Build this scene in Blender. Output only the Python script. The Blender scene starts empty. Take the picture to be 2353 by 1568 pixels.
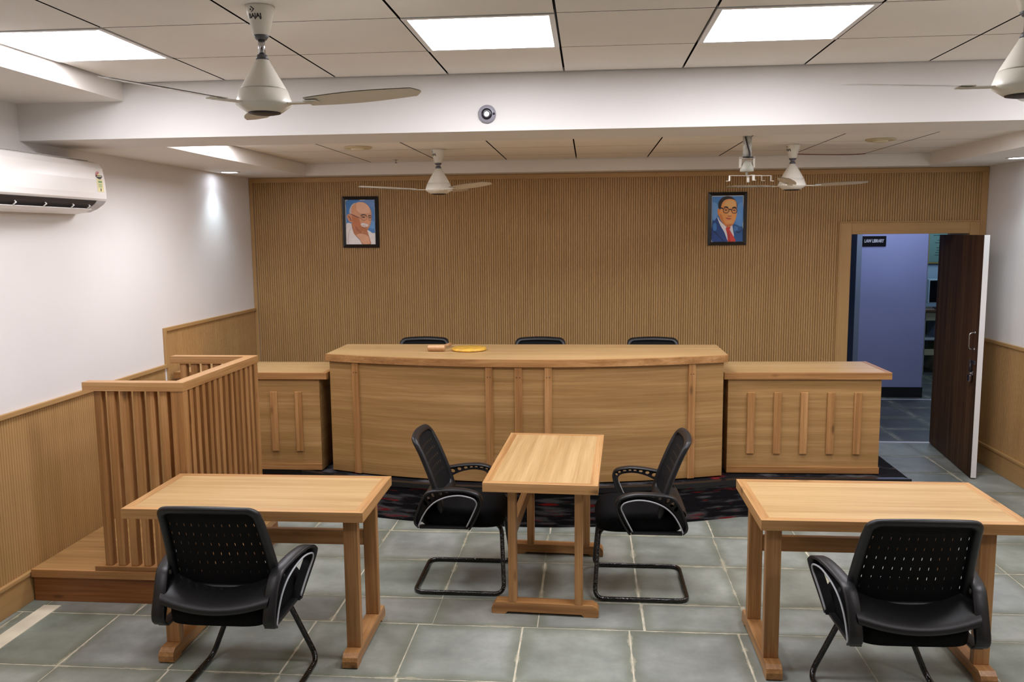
import bpy, bmesh, math, random
from mathutils import Vector, Matrix
random.seed(7)
PI = math.pi
C = bpy.context.scene.collection

# ------------------------------------------------------------------ materials
def lin(c):
    return tuple(((v/255)/12.92 if v/255 <= .04045 else ((v/255+.055)/1.055)**2.4) for v in c)

def new_mat(name):
    m = bpy.data.materials.new(name); m.use_nodes = True
    nt = m.node_tree
    b = nt.nodes.get('Principled BSDF')
    return m, nt, b

def nd(nt, t, **kw):
    n = nt.nodes.new(t)
    for k, v in kw.items():
        setattr(n, k, v)
    return n

def plain(name, rgb, rough=.5, metal=0., spec=.5, var=.0, vscale=6., bump=0., bscale=40.):
    """flat colour with a little noise variation and optional bump"""
    m, nt, b = new_mat(name)
    c = lin(rgb)
    b.inputs['Roughness'].default_value = rough
    b.inputs['Metallic'].default_value = metal
    b.inputs['Specular IOR Level'].default_value = spec
    tc = nd(nt, 'ShaderNodeTexCoord')
    n = nd(nt, 'ShaderNodeTexNoise'); n.inputs['Scale'].default_value = vscale; n.inputs['Detail'].default_value = 4
    nt.links.new(tc.outputs['Object'], n.inputs['Vector'])
    r = nd(nt, 'ShaderNodeValToRGB')
    r.color_ramp.elements[0].position = .3; r.color_ramp.elements[1].position = .7
    r.color_ramp.elements[0].color = (*[x*(1-var) for x in c], 1)
    r.color_ramp.elements[1].color = (*[min(1, x*(1+var*.5)) for x in c], 1)
    nt.links.new(n.outputs['Fac'], r.inputs['Fac'])
    nt.links.new(r.outputs['Color'], b.inputs['Base Color'])
    if bump:
        n2 = nd(nt, 'ShaderNodeTexNoise'); n2.inputs['Scale'].default_value = bscale; n2.inputs['Detail'].default_value = 3
        nt.links.new(tc.outputs['Object'], n2.inputs['Vector'])
        bp = nd(nt, 'ShaderNodeBump'); bp.inputs['Strength'].default_value = bump; bp.inputs['Distance'].default_value = .01
        nt.links.new(n2.outputs['Fac'], bp.inputs['Height'])
        nt.links.new(bp.outputs['Normal'], b.inputs['Normal'])
    return m

def emit(name, rgb, strength):
    m, nt, b = new_mat(name)
    b.inputs['Base Color'].default_value = (*lin(rgb), 1)
    b.inputs['Emission Color'].default_value = (*lin(rgb), 1)
    b.inputs['Emission Strength'].default_value = strength
    return m

def wood(name, axis, dark, mid, light, rough=.42, fine=1., band=1., knots=False, spec=.4, flat=None):
    m, nt, b = new_mat(name)
    b.inputs['Roughness'].default_value = rough
    b.inputs['Specular IOR Level'].default_value = spec
    tc = nd(nt, 'ShaderNodeTexCoord'); oi = nd(nt, 'ShaderNodeObjectInfo')
    off = nd(nt, 'ShaderNodeVectorMath', operation='SCALE')
    comb = nd(nt, 'ShaderNodeCombineXYZ')
    for i in range(3): nt.links.new(oi.outputs['Random'], comb.inputs[i])
    nt.links.new(comb.outputs[0], off.inputs[0]); off.inputs['Scale'].default_value = 23.
    add = nd(nt, 'ShaderNodeVectorMath', operation='ADD')
    nt.links.new(tc.outputs['Object'], add.inputs[0]); nt.links.new(off.outputs[0], add.inputs[1])
    def noise(along, across, detail, dist):
        mp = nd(nt, 'ShaderNodeMapping')
        s = [across]*3; s[axis] = along
        if flat is not None: s[flat] = .0001
        mp.inputs['Scale'].default_value = s
        nt.links.new(add.outputs[0], mp.inputs['Vector'])
        n = nd(nt, 'ShaderNodeTexNoise'); n.inputs['Scale'].default_value = 1.; n.inputs['Detail'].default_value = detail
        n.inputs['Distortion'].default_value = dist
        nt.links.new(mp.outputs[0], n.inputs['Vector'])
        return n
    a = noise(.55, 15*band, 2, .25); f = noise(4, 150*fine, 3, .1); g = noise(1.0, 42, 3, .5)
    def mul(n, k, base=None):
        x = nd(nt, 'ShaderNodeMath', operation='MULTIPLY_ADD')
        nt.links.new(n.outputs['Fac'], x.inputs[0]); x.inputs[1].default_value = k
        if base is None: x.inputs[2].default_value = 0
        else: nt.links.new(base.outputs[0], x.inputs[2])
        return x
    s = mul(a, .42); s = mul(f, .26, s); s = mul(g, .32, s)
    r = nd(nt, 'ShaderNodeValToRGB')
    e = r.color_ramp.elements
    e[0].position = .36; e[0].color = (*lin(dark), 1)
    e[1].position = .64; e[1].color = (*lin(light), 1)
    k = e.new(.5); k.color = (*lin(mid), 1)
    nt.links.new(s.outputs[0], r.inputs['Fac'])
    out = r
    if knots:
        mp = nd(nt, 'ShaderNodeMapping'); sc = [7.]*3; sc[axis] = 2.6
        mp.inputs['Scale'].default_value = sc; nt.links.new(add.outputs[0], mp.inputs['Vector'])
        v = nd(nt, 'ShaderNodeTexVoronoi'); v.inputs['Scale'].default_value = 1.
        nt.links.new(mp.outputs[0], v.inputs['Vector'])
        kr = nd(nt, 'ShaderNodeValToRGB')
        kr.color_ramp.elements[0].position = .04; kr.color_ramp.elements[0].color = (.8, .8, .8, 1)
        kr.color_ramp.elements[1].position = .13; kr.color_ramp.elements[1].color = (0, 0, 0, 1)
        nt.links.new(v.outputs['Distance'], kr.inputs['Fac'])
        mx = nd(nt, 'ShaderNodeMix', data_type='RGBA')
        nt.links.new(kr.outputs['Color'], mx.inputs[0])
        nt.links.new(r.outputs['Color'], mx.inputs[6])
        mx.inputs[7].default_value = (*[x*.45 for x in lin(dark)], 1)
        nt.links.new(mx.outputs[2], b.inputs['Base Color'])
    else:
        nt.links.new(out.outputs['Color'], b.inputs['Base Color'])
    bp = nd(nt, 'ShaderNodeBump'); bp.inputs['Strength'].default_value = .06; bp.inputs['Distance'].default_value = .002
    nt.links.new(f.outputs['Fac'], bp.inputs['Height']); nt.links.new(bp.outputs['Normal'], b.inputs['Normal'])
    return m

LD, LM_, LL = (142, 107, 63), (162, 124, 76), (184, 146, 96)          # laminate
PD, PM, PL = (132, 92, 52), (164, 118, 71), (192, 146, 96)             # solid pine
LAM = [wood('laminate_grain_%s' % a, i, LD, LM_, LL) for i, a in enumerate('xyz')]
LAMT = [wood('table_laminate_grain_%s' % a, i, (168, 134, 88), (186, 153, 105), (201, 170, 122), rough=.36, band=.9) for i, a in enumerate('xyz')]
LAMB = wood('bench_front_laminate', 0, LD, LM_, LL, flat=1)
PINEL = [wood('pine_light_grain_%s' % a, i, (156, 112, 66), (184, 140, 90), (203, 162, 112), rough=.4, knots=True) for i, a in enumerate('xyz')]
PINE = [wood('pine_grain_%s' % a, i, PD, PM, PL, rough=.4, knots=True) for i, a in enumerate('xyz')]
FL = [wood('flute_laminate_%s' % a, i, (172, 135, 86), (179, 141, 91), (185, 147, 97), rough=.5, band=.8, fine=.3) for i, a in enumerate('xyz')]
DOORW = wood('dark_door_laminate', 2, (54, 36, 21), (78, 54, 33), (100, 72, 45), rough=.6, band=.9, spec=.2)
WHITE = plain('white_wall_paint', (232, 229, 226), .75, var=.03, vscale=1.3, spec=.2)
SOFFIT = plain('soffit_paint', (236, 232, 226), .8, var=.03, vscale=1.5, spec=.2)
TILE = plain('ceiling_tile_white', (244, 240, 234), .85, var=.03, vscale=2.5, spec=.15, bump=.08, bscale=160)
GAP = plain('ceiling_gap_black', (20, 18, 17), .8, spec=.1)
BLACKP = plain('black_plastic', (23, 23, 25), .42, var=.1, bump=.05, bscale=300)
BLACKF = plain('black_fabric', (11, 11, 12), .9, var=.2, spec=.15, vscale=80, bump=.25, bscale=500)
BLACKM = plain('black_mesh', (14, 14, 15), .8, var=.2, spec=.2, vscale=90)
TUBE = plain('black_tube_in_film', (12, 12, 12), .16, spec=.7, var=.3, bump=.55, bscale=60)
PIPING = plain('silver_piping', (170, 172, 176), .35, spec=.6)
FRAMEB = plain('black_picture_frame', (20, 17, 18), .3)
CREAM = plain('fan_cream_enamel', (226, 222, 210), .28, var=.02)
GREY = plain('grey_plastic', (84, 84, 88), .45)
DARK = plain('dark_grey', (38, 36, 38), .5)
STEEL = plain('steel', (190, 190, 192), .25, metal=1.)
CARPET_TRIM = plain('black_edging', (16, 16, 19), .32, spec=.5)
PVCW = plain('white_pvc', (236, 234, 232), .35, spec=.45)
ACW = plain('aircon_white', (240, 236, 231), .3, var=.01)

def floor_mat():
    m, nt, b = new_mat('kota_stone')
    L = nt.links.new
    def math_(op, a, c=None):
        x = nd(nt, 'ShaderNodeMath', operation=op)
        for i, v in enumerate((a, c)):
            if v is None: continue
            if isinstance(v, (int, float)): x.inputs[i].default_value = v
            else: L(v, x.inputs[i])
        return x.outputs[0]
    at = nd(nt, 'ShaderNodeAttribute'); at.attribute_name = 'tone'
    uv = nd(nt, 'ShaderNodeUVMap'); uv.uv_map = 'tile'
    sp = nd(nt, 'ShaderNodeSeparateXYZ'); L(uv.outputs[0], sp.inputs[0])
    u, v = sp.outputs[0], sp.outputs[1]
    du = math_('MINIMUM', u, math_('SUBTRACT', 1., u)); dv = math_('MINIMUM', v, math_('SUBTRACT', 1., v))
    d = math_('MINIMUM', du, dv)
    tc = nd(nt, 'ShaderNodeTexCoord')
    def nz(scale, det, rough=.6):
        n = nd(nt, 'ShaderNodeTexNoise'); n.inputs['Scale'].default_value = scale; n.inputs['Detail'].default_value = det; n.inputs['Roughness'].default_value = rough
        L(tc.outputs['Object'], n.inputs['Vector']); return n.outputs['Fac']
    n = nz(3., 7, .62)
    r = nd(nt, 'ShaderNodeValToRGB'); e = r.color_ramp.elements
    e[0].position = .3; e[0].color = (*lin((124, 129, 121)), 1)
    e[1].position = .72; e[1].color = (*lin((172, 176, 169)), 1)
    k = e.new(.52); k.color = (*lin((148, 153, 145)), 1)
    L(n, r.inputs['Fac'])
    def mix(f, a, c, blend='MIX'):
        x = nd(nt, 'ShaderNodeMix', data_type='RGBA', blend_type=blend)
        if isinstance(f, float): x.inputs[0].default_value = f
        else: L(f, x.inputs[0])
        for i, q in ((6, a), (7, c)):
            if isinstance(q, tuple): x.inputs[i].default_value = q
            else: L(q, x.inputs[i])
        return x.outputs[2]
    def band(dist, width, noise):      # 1 close to the joint, 0 further in
        w_ = math_('MULTIPLY', noise, width)
        mr = nd(nt, 'ShaderNodeMapRange'); mr.interpolation_type = 'SMOOTHSTEP'
        L(dist, mr.inputs[0]); mr.inputs[1].default_value = 0.; L(w_, mr.inputs[2]); mr.inputs[3].default_value = 1.; mr.inputs[4].default_value = 0.
        return mr.outputs[0]
    col = mix(1., r.outputs['Color'], at.outputs['Color'], 'MULTIPLY')
    dark = band(d, .30, nz(2.3, 4))
    col = mix(math_('MULTIPLY', dark, .55), col, (*lin((104, 108, 88)), 1))
    ns = nd(nt, 'ShaderNodeMapRange'); L(nz(4.1, 6, .7), ns.inputs[0])
    ns.inputs[1].default_value = .5; ns.inputs[2].default_value = .8; ns.inputs[3].default_value = 0.005; ns.inputs[4].default_value = 1.
    st = band(d, .10, ns.outputs[0])
    col = mix(math_('MULTIPLY', st, .6), col, (*lin((196, 188, 160)), 1))
    L(col, b.inputs['Base Color'])
    n2 = nz(9, 5)
    rr = nd(nt, 'ShaderNodeMapRange'); rr.inputs[3].default_value = .36; rr.inputs[4].default_value = .62
    L(n2, rr.inputs[0]); L(rr.outputs[0], b.inputs['Roughness'])
    b.inputs['Specular IOR Level'].default_value = .4
    bp = nd(nt, 'ShaderNodeBump'); bp.inputs['Strength'].default_value = .12; bp.inputs['Distance'].default_value = .01
    L(n2, bp.inputs['Height']); L(bp.outputs['Normal'], b.inputs['Normal'])
    return m
KOTA = floor_mat()
GROUT = plain('cream_grout', (206, 200, 178), .8, var=.3, vscale=14)

def carpet_mat():
    m, nt, b = new_mat('black_red_carpet')
    tc = nd(nt, 'ShaderNodeTexCoord')
    def nz(sc, scale, det):
        mp = nd(nt, 'ShaderNodeMapping'); mp.inputs['Scale'].default_value = sc
        nt.links.new(tc.outputs['Object'], mp.inputs['Vector'])
        n = nd(nt, 'ShaderNodeTexNoise'); n.inputs['Scale'].default_value = scale; n.inputs['Detail'].default_value = det
        nt.links.new(mp.outputs[0], n.inputs['Vector']); return n
    a = nz((1, 1, 9), 4., 6); g = nz((1.3, 1.3, 10), 3.1, 5); h = nz((20, 20, 90), 6, 2)
    r = nd(nt, 'ShaderNodeValToRGB'); e = r.color_ramp.elements
    e[0].position = .5; e[0].color = (*lin((26, 25, 28)), 1)
    e[1].position = .64; e[1].color = (*lin((92, 90, 92)), 1)
    nt.links.new(g.outputs['Fac'], r.inputs['Fac'])
    q = nd(nt, 'ShaderNodeValToRGB'); e = q.color_ramp.elements
    e[0].position = .6; e[0].color = (0, 0, 0, 1); e[1].position = .68; e[1].color = (1, 1, 1, 1)
    nt.links.new(a.outputs['Fac'], q.inputs['Fac'])
    mx = nd(nt, 'ShaderNodeMix', data_type='RGBA'); nt.links.new(q.outputs['Color'], mx.inputs[0])
    nt.links.new(r.outputs['Color'], mx.inputs[6]); mx.inputs[7].default_value = (*lin((140, 34, 36)), 1)
    m2 = nd(nt, 'ShaderNodeMix', data_type='RGBA', blend_type='MULTIPLY'); m2.inputs[0].default_value = .6
    nt.links.new(mx.outputs[2], m2.inputs[6]); nt.links.new(h.outputs['Fac'], m2.inputs[7])
    nt.links.new(m2.outputs[2], b.inputs['Base Color'])
    b.inputs['Roughness'].default_value = .95; b.inputs['Specular IOR Level'].default_value = .1
    bp = nd(nt, 'ShaderNodeBump'); bp.inputs['Strength'].default_value = .5; bp.inputs['Distance'].default_value = .004
    nt.links.new(h.outputs['Fac'], bp.inputs['Height']); nt.links.new(bp.outputs['Normal'], b.inputs['Normal'])
    return m
CARPET = carpet_mat()

# ------------------------------------------------------------------ mesh helper
def catmull(pts, n, closed=False):
    P = [Vector(p) for p in pts]; out = []
    N = len(P); segs = N if closed else N-1
    for i in range(n):
        u = i/n*segs if closed else i/(n-1)*segs
        k = min(int(u), segs-1); t = u-k
        g = (lambda j: P[j % N]) if closed else (lambda j: P[min(max(j, 0), N-1)])
        p0, p1, p2, p3 = g(k-1), g(k), g(k+1), g(k+2)
        out.append(.5*((2*p1)+(p2-p0)*t+(2*p0-5*p1+4*p2-p3)*t*t+(3*p1-p0-3*p2+p3)*t**3))
    return out

def fillet(pts, r, n=6):
    """polyline with rounded corners"""
    P = [Vector(p) for p in pts]; out = [P[0]]
    for i in range(1, len(P)-1):
        a = (P[i-1]-P[i]); b = (P[i+1]-P[i])
        d = min(r, a.length*.49, b.length*.49)
        s = P[i]+a.normalized()*d; e = P[i]+b.normalized()*d
        for k in range(n+1):
            t = k/n
            out.append((1-t)**2*s+2*(1-t)*t*P[i]+t*t*e)
    out.append(P[-1]); return out

class MB:
    def __init__(s, origin=(0, 0, 0)):
        s.bm = bmesh.new(); s.mats = []; s.o = Vector(origin)
    def mi(s, m):
        if m not in s.mats: s.mats.append(m)
        return s.mats.index(m)
    def faces(s, verts, faces, mat, smooth=False):
        vs = [s.bm.verts.new(Vector(v)-s.o) for v in verts]; i = s.mi(mat); out = []
        for f in faces:
            try: q = s.bm.faces.new([vs[k] for k in f])
            except ValueError: continue
            q.material_index = i; q.smooth = smooth; out.append(q)
        return vs, out
    def box(s, x0, x1, y0, y1, z0, z1, mat, bev=0., mx=None, seg=2):
        vv = [(x, y, z) for x in (x0, x1) for y in (y0, y1) for z in (z0, z1)]
        if mx is not None: vv = [mx @ Vector(v) for v in vv]
        f = [(0, 1, 3, 2), (4, 6, 7, 5), (0, 4, 5, 1), (2, 3, 7, 6), (0, 2, 6, 4), (1, 5, 7, 3)]
        vs, fs = s.faces(vv, f, mat)
        if bev:
            ed = list({e for q in fs for e in q.edges})
            r = bmesh.ops.bevel(s.bm, geom=ed, offset=bev, segments=seg, affect='EDGES', profile=.6)
            for q in r['faces']: q.material_index = s.mi(mat)
    def prism(s, poly, fn, t0, t1, mat, smooth=False, caps=True):
        n = len(poly)
        vv = [fn(a, b, t0) for a, b in poly]+[fn(a, b, t1) for a, b in poly]
        f = [(i, (i+1) % n, n+(i+1) % n, n+i) for i in range(n)]
        s.faces(vv, f, mat, smooth)
        if caps:
            s.faces([fn(a, b, t0) for a, b in poly], [tuple(range(n))[::-1]], mat)
            s.faces([fn(a, b, t1) for a, b in poly], [tuple(range(n))], mat)
    def grid(s, fn, nu, nv, mat, smooth=True):
        vv = [fn(i/nu, j/nv) for j in range(nv+1) for i in range(nu+1)]
        f = [(j*(nu+1)+i, j*(nu+1)+i+1, (j+1)*(nu+1)+i+1, (j+1)*(nu+1)+i) for j in range(nv) for i in range(nu)]
        return s.faces(vv, f, mat, smooth)
    def lathe(s, prof, c, mat, seg=32, smooth=True, axis='z', caps=True):
        c = Vector(c); vv = []
        for r, h in prof:
            for k in range(seg):
                a = 2*PI*k/seg
                p = (r*math.cos(a), r*math.sin(a), h)
                if axis == 'x': p = (h, p[0], p[1])
                if axis == 'y': p = (p[0], h, p[1])
                vv.append(c+Vector(p))
        f = [(j*seg+k, j*seg+(k+1) % seg, (j+1)*seg+(k+1) % seg, (j+1)*seg+k) for j in range(len(prof)-1) for k in range(seg)]
        if caps:
            f += [tuple(range(seg))[::-1], tuple((len(prof)-1)*seg+k for k in range(seg))]
        s.faces(vv, f, mat, smooth)
    def tube(s, pts, r, mat, seg=10, closed=False, flat=None):
        P = [Vector(p) for p in pts]; n = len(P); vv = []
        up = None
        for i in range(n):
            if closed: t = (P[(i+1) % n]-P[i-1])
            else: t = P[min(i+1, n-1)]-P[max(i-1, 0)]
            t.normalize()
            if up is None:
                up = Vector((0, 0, 1)) if abs(t.z) < .9 else Vector((1, 0, 0))
            up = (up-t*up.dot(t)).normalized(); sd = t.cross(up)
            for k in range(seg):
                a = 2*PI*k/seg
                vv.append(P[i]+(sd*math.cos(a)+up*math.sin(a))*(r[i] if isinstance(r, (list, tuple)) else r))
        f = []
        for i in range(n if closed else n-1):
            j = (i+1) % n
            f += [(i*seg+k, i*seg+(k+1) % seg, j*seg+(k+1) % seg, j*seg+k) for k in range(seg)]
        if not closed: f += [tuple(range(seg))[::-1], tuple((n-1)*seg+k for k in range(seg))]
        s.faces(vv, f, mat, True)
    def build(s, name, parent=None, label=None):
        bmesh.ops.recalc_face_normals(s.bm, faces=s.bm.faces)
        me = bpy.data.meshes.new(name); s.bm.to_mesh(me); s.bm.free()
        for m in s.mats: me.materials.append(m)
        o = bpy.data.objects.new(name, me); C.objects.link(o)
        if parent is not None: o.parent = parent
        else: o.location = s.o
        if label: o['label'] = label
        return o

def tag(o, label, cat, group=None):
    o['label'] = label; o['category'] = cat
    if group: o['group'] = group
    return o
def thing(name, label, cat, loc=(0, 0, 0), rz=0., group=None):
    o = bpy.data.objects.new(name, None); C.objects.link(o)
    o.location = loc; o.rotation_euler = (0, 0, rz); o.empty_display_size = .1
    return tag(o, label, cat, group)
def struct(o):
    o['kind'] = 'structure'; return o
def dup(root, loc, rz, label, sc=1.):
    r = root.copy(); C.objects.link(r); r.location = loc; r.rotation_euler = (0, 0, rz); r['label'] = label; r.scale = (sc, sc, sc)
    for ch in list(root.children):
        c = ch.copy(); C.objects.link(c); c.parent = r
        for g in list(ch.children):
            d = g.copy(); C.objects.link(d); d.parent = c
    return r

def text_mesh(body, size, spacing=1., bold=0.):
    """2-D vertices and faces of a word, centred on the origin"""
    cu = bpy.data.curves.new('word', 'FONT'); cu.body = body; cu.size = size
    cu.align_x = 'CENTER'; cu.align_y = 'CENTER'; cu.space_character = spacing; cu.offset = bold
    cu.resolution_u = 3
    o = bpy.data.objects.new('word', cu); C.objects.link(o)
    bpy.context.view_layer.update()
    dg = bpy.context.evaluated_depsgraph_get()
    me = o.evaluated_get(dg).to_mesh()
    vs = [v.co.copy() for v in me.vertices]; fs = [tuple(p.vertices) for p in me.polygons]
    o.evaluated_get(dg).to_mesh_clear()
    bpy.data.objects.remove(o); bpy.data.curves.remove(cu)
    return vs, fs

# ------------------------------------------------------------------ dimensions
XL, XR, YB, YF = -3.116, 3.40, 7.731, -2.6
HC, HS, HB, HR = 2.843, 2.748, 2.55, 2.655
YBM, YBM2 = 4.528, 4.98            # beam
YR2, XRL, XRR = 7.51, -2.505, 2.83  # rear ceiling recess
DX0, DX1, DZ = 2.275, 3.30, 1.985    # door opening
ZP = .28                             # dais height

# ------------------------------------------------------------------ floor
def make_floor():
    m = MB()
    m.box(XL-.15, 6.6, YF, 8.27, -.08, -.0015, GROUT)
    m.box(XL-.15, 6.6, 8.27, 14.2, -.08, -.0015, plain('shaded_grout', (74, 78, 82), .8))  # grout past the door: corridor dimness put into its colour
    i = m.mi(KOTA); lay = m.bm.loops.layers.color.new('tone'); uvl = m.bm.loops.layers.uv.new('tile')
    rng = random.Random(3)
    rows = [(4.172, 4.495), (4.495, 5.05), (5.05, 5.565), (5.565, 6.11)]
    y = 6.11
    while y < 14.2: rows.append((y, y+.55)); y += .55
    y = 4.172
    while y > YF: rows.append((max(y-.55, YF), y)); y -= .55
    for (y0, y1) in rows:
        ph = -.80 if y0 > 4.1 else -.88
        k0 = int((XL-.6-ph)/.545)-1
        jit = rng.uniform(-.012, .012)
        for k in range(k0, 20):
            x0 = ph+k*.545+jit+rng.uniform(-.006, .006); x1 = ph+(k+1)*.545+jit
            x0, x1 = max(x0, XL-.15), min(x1, 6.6)
            if x1-x0 < .03: continue
            g = .0025+.0022*rng.random()
            t = rng.uniform(.86, 1.06) if y0 < 8.2 else rng.uniform(.42, .52); tint = (t*rng.uniform(.98, 1.02), t, t*rng.uniform(.97, 1.03), 1)  # tiles past the door are toned down to paint in the corridor's shade
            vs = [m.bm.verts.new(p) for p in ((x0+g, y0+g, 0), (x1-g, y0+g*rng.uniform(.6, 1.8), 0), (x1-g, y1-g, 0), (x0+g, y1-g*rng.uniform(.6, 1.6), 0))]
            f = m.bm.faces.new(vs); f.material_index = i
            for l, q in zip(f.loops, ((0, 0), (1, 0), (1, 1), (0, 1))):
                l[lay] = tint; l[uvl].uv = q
    return struct(m.build('floor'))
make_floor()
# pale strip inlaid in the floor along the left wall
m = MB((-2.93, 2.6, 0)); m.box(-3.0, -2.9, 0.4, 4.255, -.001, .003, plain('cream_strip', (222, 214, 190), .6, var=.15))
struct(m.build('trim_1'))

# ------------------------------------------------------------------ walls
def flutes(m, p0, du, L, z0, z1, nrm, mat, pitch=.0205, depth=.004):
    """vertical fluted laminate between two heights"""
    p0 = Vector(p0); du = Vector(du); nrm = Vector(nrm); n = int(L/pitch); pitch = L/n
    prof = []
    for k in range(n):
        b = k*pitch
        prof += [(b, 0), (b+pitch*.1, 0), (b+pitch*.2, depth), (b+pitch*.9, depth)]
    prof.append((L, 0))
    vv = []
    for z in (z0, z1):
        vv += [p0+du*a+nrm*d+Vector((0, 0, z)) for a, d in prof]
    N = len(prof)
    m.faces(vv, [(i, i+1, N+i+1, N+i) for i in range(N-1)], mat)

# rear wall (panelled), door opening cut through it
m = MB()
YW = YB+.53
m.box(XL-.15, DX0, YB, YW, 0, HB+.4, WHITE)
m.box(DX0, DX1, YB, YW, DZ, HB+.4, WHITE)
m.box(DX1, XR+.15, YB, YW, 0, HB+.4, WHITE)
WB = struct(m.build('wall_back'))
m = MB()
flutes(m, (XL+.035, YB, 0), (1, 0, 0), 2.182-XL-.035, .16, 2.505, (0, -1, 0), FL[2])
flutes(m, (2.182, YB, 0), (1, 0, 0), 3.344-2.182, 2.085, 2.505, (0, -1, 0), FL[2])
m.build('fluted_panel', WB)
m = MB()
m.box(XL+.002, XL+.035, YB-.018, YB-.001, 0, HB-.002, FL[2], .003)
m.box(XL+.035, XR-.002, YB-.02, YB-.001, 2.505, HB-.002, FL[0], .003)
m.box(3.344, XR-.002, YB-.016, YB-.001, 0, 2.505, FL[2], .003)
struct(m.build('trim_2'))
m = MB()   # door casing
m.box(2.182, DX0+.004, YB-.024, YB+.03, 0, DZ+.1, FL[2], .004)
m.box(3.262, 3.344, YB-.024, YB+.03, 0, DZ+.1, FL[2], .004)
m.box(DX0+.004, 3.262, YB-.024, YB+.03, DZ, DZ+.1, FL[0], .004)
struct(m.build('trim_3'))
m = MB()
for a in ((2.172, 2.182, YB-.03, YB-.001, 0, DZ+.11), (3.344, 3.354, YB-.03, YB-.001, 0, DZ+.11), (2.182, 3.344, YB-.03, YB-.001, DZ+.1, DZ+.11)):
    m.box(*a, FL[2], .002)
struct(m.build('trim_4'))

m = MB(); m.box(XL-.15, XL, YF, YB, 0, HC+.2, WHITE); WL = struct(m.build('wall_left'))
m = MB(); m.box(XR, XR+.15, YF, YB, 0, HC+.2, WHITE); WR = struct(m.build('wall_right'))
m = MB(); m.box(XL-.15, XR+.15, YF-.15, YF, 0, HC+.2, plain('hall_rear_panelling', (150, 120, 84), .6, var=.1)); struct(m.build('wall_front'))
YS = 5.968
m = MB()
flutes(m, (XL, YF+.05, 0), (0, 1, 0), YS-YF-.05, .17, 1.058, (1, 0, 0), FL[2])
flutes(m, (XL, YS+.03, 0), (0, 1, 0), YB-.02-YS-.03, .17, 1.33, (1, 0, 0), FL[2])
m.build('wainscot_panel', WL)
m = MB()
m.box(XL, XL+.02, YF+.05, YS, 1.058, 1.087, FL[1], .004)
m.box(XL, XL+.02, YS, YS+.03, 1.058, 1.355, FL[2], .004)
m.box(XL, XL+.02, YS+.03, YB-.02, 1.328, 1.355, FL[1], .004)
struct(m.build('trim_5'))
m = MB(); flutes(m, (XR, YF+.05, 0), (0, 1, 0), YB-.02-YF-.05, .185, 1.065, (-1, 0, 0), FL[2]); m.build('wainscot_panel', WR)
m = MB(); m.box(XR-.02, XR, YF+.05, YB-.02, 1.065, 1.093, FL[1], .004); struct(m.build('trim_6'))
m = MB(); m.box(XL, XL+.016, YF+.05, YB-.02, 0, .15, FL[1], .003); m.box(XL, XL+.024, YF+.05, YB-.02, .15, .175, FL[1], .006); struct(m.build('baseboard_left'))
m = MB(); m.box(XR-.016, XR, YF+.05, YB-.02, 0, .165, FL[1], .003); m.box(XR-.024, XR, YF+.05, YB-.02, .165, .19, FL[1], .006); struct(m.build('baseboard_right'))

# ------------------------------------------------------------------ ceiling, beam, soffits
def tiles(m, xs, ys, z, skip=()):
    for i in range(len(xs)-1):
        for j in range(len(ys)-1):
            if (i, j) in skip: continue
            gx, gy = .005, .003
            x0, x1, y0, y1 = xs[i]+gx, xs[i+1]-gx, ys[j]+gy, ys[j+1]-gy
            q = [(x0, y0, z), (x1, y0, z), (x1, y1, z), (x0, y1, z)]
            m.faces(q, [(0, 1, 2, 3)], TILE)
            m.faces(q+[(a, b, z+.012) for a, b, c in q], [(0, 1, 5, 4), (1, 2, 6, 5), (2, 3, 7, 6), (3, 0, 4, 7)], GAP)
GX0 = -2.527
PANELS = []
m = MB()
xs = [XRL+.012]+[GX0+.6*k for k in range(1, 9)]+[XRR+.03]
ys = [YBM-.006]; y = 3.955
while y > YF: ys.append(y); y -= .6
ys.append(YF); ys = ys[::-1]
lit_cols = (0, 3, 5, 8)  # last column: unseen panel added for extra light
BACK_COLS = (0, 8)  # unseen panels added behind the viewer to light the room
lit_y = (3.355, .955)
skip = set()
for i in lit_cols:
    for j in range(len(ys)-1):
        if any(abs(ys[j]-q) < .01 for q in lit_y) and (ys[j] > 3 or i in BACK_COLS):
            skip.add((i, j)); PANELS.append((xs[i], xs[i+1], ys[j], ys[j+1], HC))
tiles(m, xs, ys, HC, skip)
m.box(XL, XR, YF, YBM+.05, HC+.02, HC+.06, GAP)
gb = [XRL+.004]+[-2.505+.6*k for k in range(1, 9)]+[XRR+.02]
yb = [YBM2-.004, 5.26, 5.86, 6.46, 7.06, YR2-.004]
sk2 = {(0, 1), (4, 1), (7, 1)}  # rightmost panel is unseen, added to brighten the rear wall
for q in sk2: PANELS.append((gb[q[0]], gb[q[0]+1], yb[q[1]], yb[q[1]+1], HR))
tiles(m, gb, yb, HR, sk2)
m.box(XL, XR, YBM2-.3, YB, HR+.02, HR+.06, GAP)
struct(m.build('ceiling'))
m = MB()   # side soffits of the front half
m.box(XL, XRL, YF, YBM, HS, HC+.06, SOFFIT); m.box(XRR+.04, XR, YF, YBM, HS, HC+.06, SOFFIT)
struct(m.build('trim_7'))
m = MB(); m.box(XL, XR, YBM, YBM2, HB, HC+.06, WHITE); struct(m.build('trim_8'))     # beam
m = MB()
m.box(XL, XRL, YBM2, YB, HB, HR+.06, SOFFIT); m.box(XRR, XR, YBM2, YB, HB, HR+.06, SOFFIT)
m.box(XRL, XRR, YR2, YB, HB, HR+.06, SOFFIT)
struct(m.build('trim_9'))

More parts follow.
